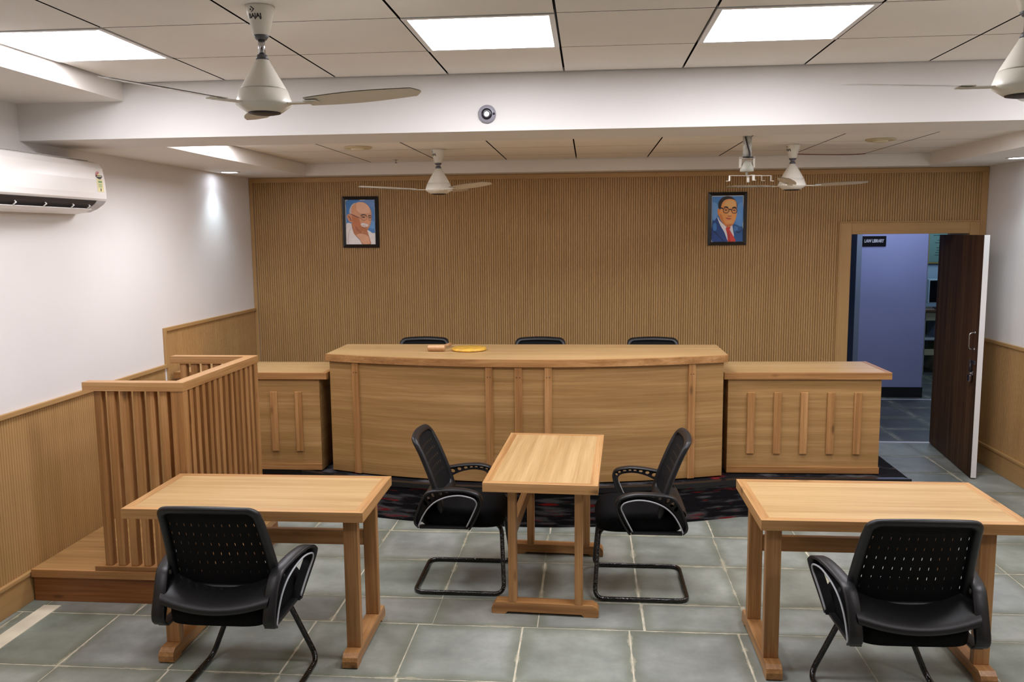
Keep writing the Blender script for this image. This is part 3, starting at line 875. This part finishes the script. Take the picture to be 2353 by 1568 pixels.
for loc, rz, sc, lab in (
    ((1.268, 3.50, 0), .02, 1.03, 'black mesh-back chair with its back to the viewer at the right table'),
    ((-.727, 4.79, 0), -PI/2, .985, 'black chair facing right, at the left side of the end-on middle table'),
    ((.292, 4.765, 0), PI/2, .985, 'black chair facing left, at the right side of the end-on middle table'),
    ((-1.375, 6.80, ZP), PI, .975, 'black chair behind the judges bench, above the gavel, only its top showing'),
    ((-.40, 6.80, ZP), PI, .975, 'black chair behind the middle of the judges bench, only its top showing'),
    ((.525, 6.80, ZP), PI, .975, 'black chair behind the right part of the judges bench, only its top showing')):
    dup(ch, loc, rz, lab, sc)

# ------------------------------------------------------------------ ceiling fans
def fan(label, x, y, zc, rod, phi, mark=-1.69):
    t = thing('ceiling_fan', label, 'ceiling fan', (x, y, zc), 0, 'cream ceiling fans')
    INK = plain('logo_ink', (40, 38, 40), .6) if 'logo_ink' not in bpy.data.materials else bpy.data.materials['logo_ink']
    m = MB(); m.lathe([(.03, 0), (.053, -.001), (.052, -.012), (.028, -.102), (.02, -.102)], (0, 0, 0), CREAM, 40); can = m.build('canopy', t)
    m = MB()
    vs, fs = text_mesh('BAJAJ', .021, 1., .0009)
    def wrap(u, v):
        z = -.042+v; r = .052-.2667*(-z-.012)+.0006; a = mark+u/r
        return (r*math.cos(a), r*math.sin(a), z)
    m.faces([wrap(v.x, v.y) for v in vs], fs, INK)
    e = [(-.007, .011), (-.0035, .0125), (.0065, .0005), (-.003, -.0105), (-.007, -.0105), (.0015, .0005)]
    m.faces([wrap(a*1.25-.004, b*.85+.0215) for a, b in e], [(0, 1, 2, 5), (5, 2, 3, 4)], INK)
    q = [(.0036*math.cos(k*PI/5)-.0125, .0036*math.sin(k*PI/5)+.0215) for k in range(10)]
    m.faces([wrap(a, b) for a, b in q], [tuple(range(10))], INK)
    m.build('maker_mark', can)
    m = MB(); m.lathe([(.026, -.100), (.028, -.103), (.0185, -.117), (.012, -.117)], (0, 0, 0), GREY, 32); m.build('collar', t)
    zb = -.135-rod
    m = MB(); m.lathe([(.01, zb+.012), (.017, zb+.01), (.0235, zb-.006), (.02, zb-.008)], (0, 0, 0), GREY, 32); m.build('collar', t)
    m = MB(); m.lathe([(.0125, -.115), (.0125, zb+.011)], (0, 0, 0), STEEL, 16); m.build('down_rod', t)
    m = MB(); z0 = zb-.007
    m.lathe([(.018, z0), (.0235, z0-.002), (.082, z0-.104), (.0835, z0-.106), (.079, z0-.1062), (.079, z0-.1098), (.0855, z0-.110), (.1, z0-.152), (.102, z0-.158), (.1, z0-.163), (.064, z0-.188), (.058, z0-.189)], (0, 0, 0), CREAM, 48)
    m.build('motor_housing', t)
    m = MB(); m.lathe([(.059, z0-.186), (.058, z0-.192), (.04, z0-.196), (.0001, z0-.197)], (0, 0, 0), DARK, 40, caps=False); m.build('bottom_cap', t)
    zz = z0-.158
    for k in range(3):
        a = phi+k*2*PI/3
        R = Matrix.Rotation(a, 4, 'Z')
        m = MB()
        def bl(u, v):
            r = .17+.43*u; w = (.043+.017*math.sin(PI*min(u*1.1, 1))) * (1 if u < .93 else math.sqrt(max(0, 1-((u-.93)/.07)**2))*.85+.15)
            yy = (v-.5)*2*w
            return R @ Vector((r, yy, zz+.004+.02*u-yy*.16))
        m.grid(bl, 16, 4, CREAM)
        m.grid(lambda u, v: Vector(bl(u, v))+Vector((0, 0, -.003)), 16, 4, CREAM)
        b = m.build('blade', t)
        m = MB()
        m.box(.09, .2, -.018, .018, zz-.004, zz+.001, CREAM, .001, R)
        m.box(.165, .215, -.032, .032, zz-.001, zz+.003, CREAM, .001, R)
        m.build('blade_bracket', b)
fan('cream cone-shaped ceiling fan at the upper left, hanging before the beam', -1.19, 3.13, HC, .045, math.radians(-6))
fan('cream cone-shaped ceiling fan behind the beam, above the left portrait', -1.13, 6.47, HR, .0, math.radians(197), math.radians(-135))
fan('cream cone-shaped ceiling fan behind the beam, beside the projector mount', 1.505, 6.6, HR, .0, math.radians(12), math.radians(-155))
fan('cream cone-shaped ceiling fan cut by the right edge of the picture', 1.475, 3.13, HC, .045, math.radians(178))

# ------------------------------------------------------------------ air conditioner
t = thing('air_conditioner', 'white wall-mounted split air conditioner high on the left wall', 'air conditioner', (XL, 4.5, 2.3))
o = t.location
y0, y1 = 3.98, 5.0
prof = [(XL, 2.472), (-2.985, 2.474), (-2.95, 2.462), (-2.928, 2.43), (-2.916, 2.36), (-2.911, 2.28), (-2.911, 2.25), (-2.918, 2.24), (-2.935, 2.222), (-2.975, 2.195), (-3.03, 2.172), (XL, 2.162)]
m = MB(o); m.prism(prof, lambda a, b, c: (a, c, b), y0, y1, ACW, smooth=False); m.build('casing', t)
m = MB(o); m.prism([(-2.922, 2.239), (-2.9345, 2.226), (-2.976, 2.197), (-2.99, 2.189), (-2.975, 2.192), (-2.933, 2.219), (-2.917, 2.236)], lambda a, b, c: (a, c, b), y0+.03, y1-.1, plain('vent_dark', (52, 46, 46), .6)); m.build('air_outlet', t)
m = MB(o); m.prism([(-3.045, 2.163), (-2.985, 2.176), (-2.955, 2.19), (-2.953, 2.187), (-2.983, 2.171), (-3.045, 2.158)], lambda a, b, c: (a, c, b), y0+.03, y1-.1, ACW); m.build('louver', t)
for y in (4.2, 4.45, 4.7, 4.86):
    m = MB(o); m.tube([(-2.945, y, 2.212), (-2.935, y, 2.205), (-2.955, y, 2.19)], .004, ACW, 8); m.build('louver_hinge', t)
m = MB(o)
for k in range(34):
    y = y0+.05+k*.027
    for x in (-3.06, -3.025, -2.99): m.box(x, x+.018, y, y+.016, 2.4735, 2.4755, plain('grille_shadow', (205, 200, 196), .5) if 'grille_shadow' not in bpy.data.materials else bpy.data.materials['grille_shadow'])
m.build('intake_grille', t)
m = MB(o); m.prism([(-2.9155, 2.2385), (-2.934, 2.219), (-2.974, 2.1925), (-3.02, 2.173), (-3.02, 2.171), (-2.973, 2.1905), (-2.932, 2.217), (-2.914, 2.2375)], lambda a, b, c: (a, c, b), y1-.095, y1-.003, plain('aircon_grey', (196, 194, 196), .35)); m.build('end_trim', t)
def face_x(z):
    for (xa, za), (xb, zb) in zip(prof[3:6], prof[4:7]):
        if zb <= z <= za: return xa+(xb-xa)*(za-z)/(za-zb)
    return -2.911
m = MB(o)
yc, zc = 4.944, 2.372
def lab(poly, mat, d): m.faces([(face_x(z+.022)+d, yc+a*1.7, z+.022) for a, z in poly], [tuple(range(len(poly)))], mat)
arc = lambda r, a0, a1, n, cz: [(r*math.cos(a0+(a1-a0)*k/n), cz+r*1.25*math.sin(a0+(a1-a0)*k/n)) for k in range(n+1)]
YLW = plain('label_cream', (236, 226, 170), .5); RED = plain('label_red', (190, 40, 50), .5); BLK = plain('label_black', (26, 24, 26), .5); GRN = plain('label_green', (120, 160, 110), .5)
lab([(-.019, 2.345), (.019, 2.345), (.019, 2.268), (-.019, 2.268)], YLW, .0012)
lab(arc(.019, 0, PI, 14, 2.366)+[(-.019, 2.362), (.019, 2.362)], plain('label_white', (238, 232, 232), .5), .0012)
lab(arc(.0185, PI*.42, PI, 10, 2.366)+[(0, 2.366)], RED, .0018)
lab(arc(.009, 0, PI, 8, 2.366), YLW, .0024)
for a in (PI*.55, PI*.72, PI*.9):
    cx, cz = .0145*math.cos(a), 2.367+.0145*1.25*math.sin(a)
    lab([(cx+.003*math.cos(k*PI/4), cz+.003*math.sin(k*PI/4)) for k in range(8)], plain('label_white2', (240, 220, 220), .5), .0026)
lab([(-.019, 2.366), (.019, 2.366), (.02, 2.358), (.006, 2.343), (-.006, 2.343), (-.02, 2.358)], BLK, .0018)
lab([(-.014, 2.362), (.014, 2.362), (.014, 2.358), (-.014, 2.358)], YLW, .0024)
lab([(-.011, 2.333), (.012, 2.333), (.012, 2.322), (-.011, 2.322)], GRN, .002)
for k in range(4): lab([(-.012, 2.315-k*.006), (.012-.003*(k % 2), 2.315-k*.006), (.012-.003*(k % 2), 2.3125-k*.006), (-.012, 2.3125-k*.006)], GRN, .002)
lab([(-.002, 2.289), (.003, 2.289), (.003, 2.273), (-.002, 2.273)], BLK, .002)
m.build('energy_label', t, 'cream energy rating sticker with a red dial')

# ------------------------------------------------------------------ beam sensor, ceiling discs, sprinkler, wire
t = thing('beam_sensor', 'round grey wall sensor with a bright lens on the white beam', 'sensor', (-.528, YBM, 2.636))
m = MB(); m.lathe([(.0465, -.001), (.047, -.008), (.043, -.014), (.026, -.015)], (0, 0, 0), plain('sensor_grey', (150, 148, 158), .35), 40, axis='y'); m.build('base_ring', t)
m = MB(); m.lathe([(.029, -.014), (.028, -.022), (.014, -.018)], (0, 0, 0), plain('sensor_dark', (34, 32, 40), .25), 32, axis='y'); m.build('lens_housing', t)
m = MB(); m.lathe([(.0125, -.018), (.009, -.022), (.0001, -.0235)], (0, 0, 0), emit('sensor_lens', (255, 250, 240), 1.2), 24, axis='y', caps=False); m.build('lens', t)
m = MB(); m.lathe([(.0065, -.014), (.006, -.018), (.0001, -.0185)], (.037, 0, 0), DARK, 16, axis='y', caps=False); m.build('screw', t)
OFFW = plain('aged_cream_plastic', (206, 192, 156), .45)
for (x, y, lab_) in ((-1.672, 6.2, 'round cream ceiling disc above the left portrait, left of the fan'), (2.05, 6.35, 'round cream ceiling disc at the right, in the rear recess')):
    t = thing('smoke_detector', lab_, 'smoke detector', (x, y, HR), 0, 'round ceiling discs')
    m = MB(); m.lathe([(.1, -.0005), (.102, -.006), (.094, -.012), (.05, -.012)], (0, 0, 0), OFFW, 40); m.build('base', t)
    m = MB(); m.lathe([(.05, -.012), (.046, -.02), (.03, -.025), (.0001, -.026)], (0, 0, 0), plain('cream_cap', (222, 212, 184), .4), 32, caps=False); m.build('cap', t)
t = thing('sprinkler', 'tiny sprinkler head on the rear ceiling left of a fan', 'sprinkler', (-1.64, 7.3, HR))
m = MB(); m.lathe([(.016, 0), (.016, -.004), (.005, -.006), (.005, -.022), (.012, -.024), (.012, -.026), (.004, -.028)], (0, 0, 0), STEEL, 16); m.build('nozzle', t)
t = thing('red_wire', 'loose thin red wire showing at the gap in the rear ceiling', 'wire', (2.0, 7.45, HR))
m = MB(t.location); m.tube(catmull([(1.72, 7.38, HR-.004), (1.85, 7.40, HR-.008), (2.05, 7.42, HR-.012), (2.15, 7.46, HR-.009), (2.24, 7.49, HR-.005), (2.29, 7.46, HR-.004)], 30), .0035, plain('red_insulation', (120, 40, 36), .5), 6); m.build('strand', t)

# ------------------------------------------------------------------ projector mount
px, py = 1.067, 6.0
t = thing('projector_mount', 'white ceiling projector bracket with spread arms and no projector', 'projector mount', (px, py, HR))
FILM = plain('pole_film', (196, 196, 190), .14, spec=.8, var=.25, vscale=50, bump=.7, bscale=45)
m = MB(); m.lathe([(.03, 0), (.03, -.135)], (0, 0, 0), FILM, 20); m.build('pole', t, 'pole wrapped in clear film')
m = MB(); m.tube(catmull([(-.02, -.034, -.005), (-.006, -.034, -.06), (.01, -.034, -.11), (.012, -.036, -.145)], 16), .005, BLACKP, 8); m.tube([( -.034, -.03, -.14), (.036, -.03, -.142)], .005, BLACKP, 6); m.build('cable_tie', t)
m = MB()
for s in (-1, 1): m.box(s*.044-.006, s*.044+.006, -.02, .02, -.21, -.138, CREAM, .002)
m.box(-.05, .05, -.02, .02, -.15, -.142, CREAM, .002); m.build('yoke', t)
m = MB(); m.lathe([(.02, -.165), (.034, -.185), (.043, -.205), (.046, -.232), (.03, -.236), (.008, -.238), (.007, -.262)], (0, 0, 0), plain('cup_grey', (188, 188, 176), .45), 24); m.build('ball_cup', t)
for a, L_ in ((200, .13), (345, .1), (10, .17), (290, .09), (75, .12)):
    R = Matrix.Rotation(math.radians(a), 4, 'Z')
    m = MB()
    m.box(0, L_, -.009, .009, -.264, -.261, CREAM, 0, R)
    m.box(L_-.003, L_, -.009, .009, -.3, -.261, CREAM, 0, R)
    m.box(L_-.003, L_+.02, -.009, .009, -.3, -.297, CREAM, 0, R)
    m.build('arm', t)

# ------------------------------------------------------------------ portraits
def portrait(label, cx, cz, w, h, layers, tilt=0.):
    t = thing('portrait', label, 'portrait', (cx, YB-.008, cz), 0, 'framed portraits on the panelled wall')
    t.rotation_euler = (0, tilt, 0)
    b = .03
    m = MB()
    P = lambda a, bb, c: (a, c, bb)
    W2, H2 = w/2, h/2
    ring = [((-W2, -H2), (W2, -H2), (W2-b, -H2+b), (-W2+b, -H2+b)), ((W2, -H2), (W2, H2), (W2-b, H2-b), (W2-b, -H2+b)),
            ((W2, H2), (-W2, H2), (-W2+b, H2-b), (W2-b, H2-b)), ((-W2, H2), (-W2, -H2), (-W2+b, -H2+b), (-W2+b, H2-b))]
    for r in ring:
        vv = [(r[0][0], -.012, r[0][1]), (r[1][0], -.012, r[1][1]), (r[2][0], -.022, r[2][1]), (r[3][0], -.022, r[3][1]), (r[0][0], 0, r[0][1]), (r[1][0], 0, r[1][1]), (r[2][0], -.01, r[2][1]), (r[3][0], -.01, r[3][1])]
        m.faces(vv, [(0, 1, 2, 3), (0, 4, 5, 1), (3, 2, 6, 7)], FRAMEB)
    m.build('frame', t)
    iw, ih = w-2*b, h-2*b
    m = MB()
    k = 0
    for kind, col, pts in layers:
        nm = 'print_%d_%d_%d' % col
        mat = bpy.data.materials.get(nm) or plain(nm, tuple(min(255, v*1.13+6) for v in col), .4, var=.06, vscale=18)
        d = -.0105-.00025*k; k += 1
        if kind == 'poly': pp = [(a, bb) for a, bb in pts]
        elif kind == 'blob': pp = [(v.x, v.y) for v in catmull([(a, bb, 0) for a, bb in pts], 8*len(pts), True)]
        elif kind == 'line':
            c_, wd = catmull([(a, bb, 0) for a, bb in pts[1:]], 16), pts[0]
            L_, R_ = [], []
            for i in range(16):
                tn = (c_[min(i+1, 15)]-c_[max(i-1, 0)]).normalized(); nn = Vector((-tn.y, tn.x, 0))*wd*min(1, .4+1.2*math.sin(PI*i/15))
                L_.append((c_[i].x+nn.x, c_[i].y+nn.y)); R_.append((c_[i].x-nn.x, c_[i].y-nn.y))
            pp = L_+R_[::-1]
        elif kind == 'ring':
            cx_, cy_, rx, ry, wd = pts; n = 28
            vo = [(cx_+rx*math.cos(2*PI*i/n), cy_+ry*math.sin(2*PI*i/n)) for i in range(n)]+[(cx_+(rx-wd)*math.cos(2*PI*i/n), cy_+(ry-wd*.8)*math.sin(2*PI*i/n)) for i in range(n)]
            m.faces([((a-.5)*iw, d, (.5-bb)*ih) for a, bb in vo], [(i, (i+1) % n, n+(i+1) % n, n+i) for i in range(n)], mat); continue
        pp = [(min(max(a, 0), 1), min(max(bb, 0), 1)) for a, bb in pp]
        # drop doubled points made by clamping
        q = [pp[0]]
        for v in pp[1:]:
            if abs(v[0]-q[-1][0])+abs(v[1]-q[-1][1]) > 1e-4: q.append(v)
        m.faces([((a-.5)*iw, d, (.5-bb)*ih) for a, bb in q], [tuple(range(len(q)))], mat)
    m.build('picture', t)

def A(*pts):   # left portrait: crop pixels -> 0..1
    return [((x-255-(y-235)*.029)/780, (y-228)/1145) for x, y in pts]
def B(*pts):
    return [((x-272+(y-222)*.0155)/835, (y-222)/1185) for x, y in pts]
FR = [('poly', (222, 224, 226), [(0, 0), (1, 0), (1, 1), (0, 1)]), ('poly', (70, 125, 190), [(.018, .014), (.982, .014), (.982, .986), (.018, .986)])]
portrait('framed portrait of a bald man with round glasses and white moustache', -2.076, 2.139, .336, .464, FR+[
    ('blob', (96, 150, 206), A((860, 700), (960, 760), (1060, 820), (1060, 960), (930, 960), (860, 880))),
    ('blob', (50, 110, 175), A((300, 240), (640, 235), (500, 300), (380, 420), (300, 600), (275, 420))),
    ('blob', (92, 132, 190), A((760, 240), (1030, 235), (1030, 420), (940, 420), (850, 330))),
    ('blob', (190, 178, 172), A((370, 500), (395, 420), (440, 350), (520, 330), (500, 620), (390, 620))),
    ('blob', (222, 214, 212), A((285, 870), (420, 840), (440, 960), (520, 1130), (640, 1260), (720, 1365), (500, 1400), (290, 1400))),
    ('blob', (222, 214, 212), A((835, 1010), (900, 1030), (970, 1080), (1060, 1110), (1075, 1400), (900, 1400), (880, 1180))),
    ('blob', (176, 112, 74), A((430, 830), (460, 1010), (510, 1120), (640, 1250), (720, 1370), (930, 1372), (920, 1260), (880, 1140), (830, 1020), (700, 1000), (560, 900))),
    ('blob', (206, 156, 122), A((560, 1130), (700, 1100), (860, 1160), (910, 1300), (900, 1360), (740, 1360), (640, 1230))),
    ('blob', (196, 132, 96), A((305, 640), (330, 600), (390, 590), (440, 640), (455, 740), (430, 810), (360, 780), (315, 700))),
    ('line', (120, 70, 46), [.012]+A((340, 640), (385, 690), (400, 740), (420, 770))),
    ('blob', (204, 146, 108), A((420, 470), (460, 370), (560, 300), (660, 285), (780, 310), (880, 400), (940, 520), (950, 640), (945, 760), (920, 860), (880, 950), (830, 1030), (740, 1055), (640, 1050), (520, 960), (440, 820), (425, 640))),
    ('blob', (222, 172, 138), A((560, 320), (680, 295), (800, 340), (890, 440), (900, 560), (800, 580), (650, 570), (560, 480))),
    ('blob', (184, 110, 66), A((440, 620), (540, 640), (640, 760), (660, 900), (600, 1000), (520, 950), (450, 830))),
    ('blob', (160, 92, 58), A((520, 900), (600, 960), (700, 1030), (660, 1080), (560, 1020))),
    ('blob', (176, 108, 64), A((640, 900), (760, 950), (860, 960), (830, 1030), (740, 1050), (660, 1020))),
    ('blob', (214, 150, 112), A((800, 700), (850, 690), (890, 800), (880, 850), (810, 860), (760, 800))),
    ('line', (70, 46, 36), [.012]+A((660, 640), (720, 610), (790, 620), (825, 660))),
    ('line', (70, 46, 36), [.012]+A((865, 670), (890, 635), (945, 640))),
    ('blob', (92, 58, 44), A((690, 670), (740, 655), (790, 672), (745, 695))),
    ('blob', (92, 58, 44), A((880, 685), (915, 672), (945, 688), (915, 705))),
    ('ring', (96, 76, 66), (A((755, 690))[0][0], A((755, 690))[0][1], .105, .062, .008)),
    ('ring', (96, 76, 66), (A((915, 695))[0][0], A((915, 695))[0][1], .06, .06, .008)),
    ('line', (60, 50, 50), [.007]+A((390, 585), (480, 625), (570, 665), (660, 700))),
    ('blob', (214, 206, 208), A((670, 850), (730, 820), (800, 840), (870, 870), (860, 900), (760, 890), (690, 880))),
    ('line', (236, 200, 190), [.012]+A((690, 890), (760, 925), (860, 905))),
    ('line', (120, 62, 44), [.006]+A((690, 915), (770, 945), (850, 930))),
    ('line', (170, 160, 165), [.005]+A((410, 950), (370, 1050), (340, 1200), (345, 1370))),
], .006)
portrait('framed portrait of a man in black glasses, blue suit and red tie', 1.214, 2.132, .335, .462, FR+[
    ('blob', (84, 140, 204), B((880, 560), (1080, 420), (1080, 960), (940, 960), (890, 820))),
    ('blob', (100, 150, 208), B((290, 420), (430, 460), (420, 740), (300, 820))),
    ('blob', (36, 66, 128), B((285, 900), (350, 860), (425, 785), (520, 960), (620, 1160), (700, 1400), (285, 1402))),
    ('blob', (38, 82, 140), B((800, 960), (900, 970), (1000, 1020), (1085, 1060), (1085, 1400), (880, 1400), (850, 1220))),
    ('blob', (60, 116, 178), B((300, 960), (380, 920), (400, 1080), (320, 1120))),
    ('blob', (64, 116, 176), B((860, 1010), (960, 1040), (920, 1150), (860, 1120))),
    ('line', (28, 44, 84), [.012]+B((300, 1110), (400, 1200), (520, 1330), (600, 1400))),
    ('line', (28, 44, 84), [.012]+B((1060, 1110), (980, 1170), (900, 1130))),
    ('blob', (218, 216, 222), B((430, 770), (470, 850), (560, 940), (650, 1010), (660, 1130), (690, 1380), (600, 1160), (500, 990), (425, 810))),
    ('blob', (214, 212, 220), B((800, 960), (730, 1030), (760, 1130), (850, 1280), (830, 1110))),
    ('blob', (196, 62, 52), B((655, 1040), (700, 1025), (765, 1040), (740, 1100), (800, 1200), (880, 1340), (880, 1400), (700, 1400), (690, 1260), (640, 1085))),
    ('blob', (170, 44, 38), B((690, 1180), (720, 1160), (760, 1400), (710, 1400))),
    ('blob', (206, 132, 72), B((420, 590), (440, 555), (480, 570), (480, 720), (450, 745), (430, 690))),
    ('blob', (36, 32, 34), B((445, 520), (445, 420), (480, 340), (560, 265), (680, 235), (790, 260), (880, 330), (930, 430), (935, 560), (900, 460), (700, 380), (560, 420), (500, 560))),
    ('blob', (218, 148, 82), B((500, 560), (540, 420), (610, 340), (720, 310), (840, 325), (910, 390), (925, 560), (925, 700), (890, 840), (830, 960), (740, 1025), (660, 1020), (560, 930), (480, 800), (465, 660))),
    ('blob', (230, 170, 104), B((600, 400), (740, 340), (870, 380), (890, 500), (740, 540), (600, 500))),
    ('blob', (226, 164, 104), B((680, 700), (740, 590), (780, 700), (790, 740), (740, 755), (690, 740))),
    ('blob', (198, 122, 62), B((480, 680), (540, 740), (580, 860), (640, 980), (560, 930), (490, 810))),
    ('blob', (196, 118, 62), B((620, 980), (700, 960), (820, 950), (760, 1020), (680, 1030))),
    ('blob', (226, 160, 96), B((660, 880), (740, 860), (820, 880), (760, 940), (690, 930))),
    ('line', (60, 40, 30), [.01]+B((585, 520), (640, 505), (700, 530))),
    ('line', (60, 40, 30), [.01]+B((800, 540), (860, 520), (915, 540))),
    ('blob', (120, 80, 60), B((600, 590), (640, 575), (685, 590), (640, 610))),
    ('blob', (120, 80, 60), B((815, 600), (855, 585), (895, 600), (855, 620))),
    ('blob', (44, 32, 30), B((628, 590), (642, 580), (656, 590), (642, 604))),
    ('blob', (44, 32, 30), B((845, 600), (858, 590), (870, 600), (858, 614))),
    ('ring', (42, 38, 52), (B((645, 600))[0][0], B((645, 600))[0][1], .098, .065, .017)),
    ('ring', (42, 38, 52), (B((860, 610))[0][0], B((860, 610))[0][1], .09, .064, .017)),
    ('line', (42, 38, 52), [.011]+B((720, 585), (755, 575), (785, 590))),
    ('line', (42, 38, 52), [.013]+B((480, 530), (530, 540), (570, 560))),
    ('line', (150, 84, 50), [.007]+B((690, 720), (715, 750), (750, 750), (790, 735))),
    ('blob', (196, 104, 84), B((640, 800), (690, 785), (720, 795), (770, 805), (740, 835), (690, 835))),
    ('line', (130, 58, 44), [.005]+B((630, 795), (700, 808), (780, 812))),
], -.003)

# ------------------------------------------------------------------ world and camera
w = bpy.data.worlds.new('World'); bpy.context.scene.world = w; w.use_nodes = True
w.node_tree.nodes['Background'].inputs[0].default_value = (.5, .5, .52, 1)
w.node_tree.nodes['Background'].inputs[1].default_value = .05

cd = bpy.data.cameras.new('camera'); cam = bpy.data.objects.new('camera', cd); C.objects.link(cam)
yaw, pitch, roll, foc = .0902153, -.1241752, -.0099208, 1959.676
right = Vector((math.cos(yaw), math.sin(yaw), 0)); fw0 = Vector((-math.sin(yaw), math.cos(yaw), 0)); Zv = Vector((0, 0, 1))
fw = fw0*math.cos(pitch)+Zv*math.sin(pitch); up = -fw0*math.sin(pitch)+Zv*math.cos(pitch)
ri = right*math.cos(roll)+up*math.sin(roll); ui = -right*math.sin(roll)+up*math.cos(roll)
cam.matrix_world = Matrix((( ri.x, ui.x, -fw.x, 0), (ri.y, ui.y, -fw.y, 0), (ri.z, ui.z, -fw.z, 2.012), (0, 0, 0, 1)))
cd.sensor_width = 36; cd.lens = 36*foc/2353; cd.clip_start = .05
bpy.context.scene.camera = cam
vs = bpy.context.scene.view_settings
vs.view_transform = 'Standard'; vs.look = 'None'; vs.exposure = .8; vs.gamma = 1.
cy = bpy.context.scene.cycles
cy.use_denoising = True
cy.max_bounces = 8
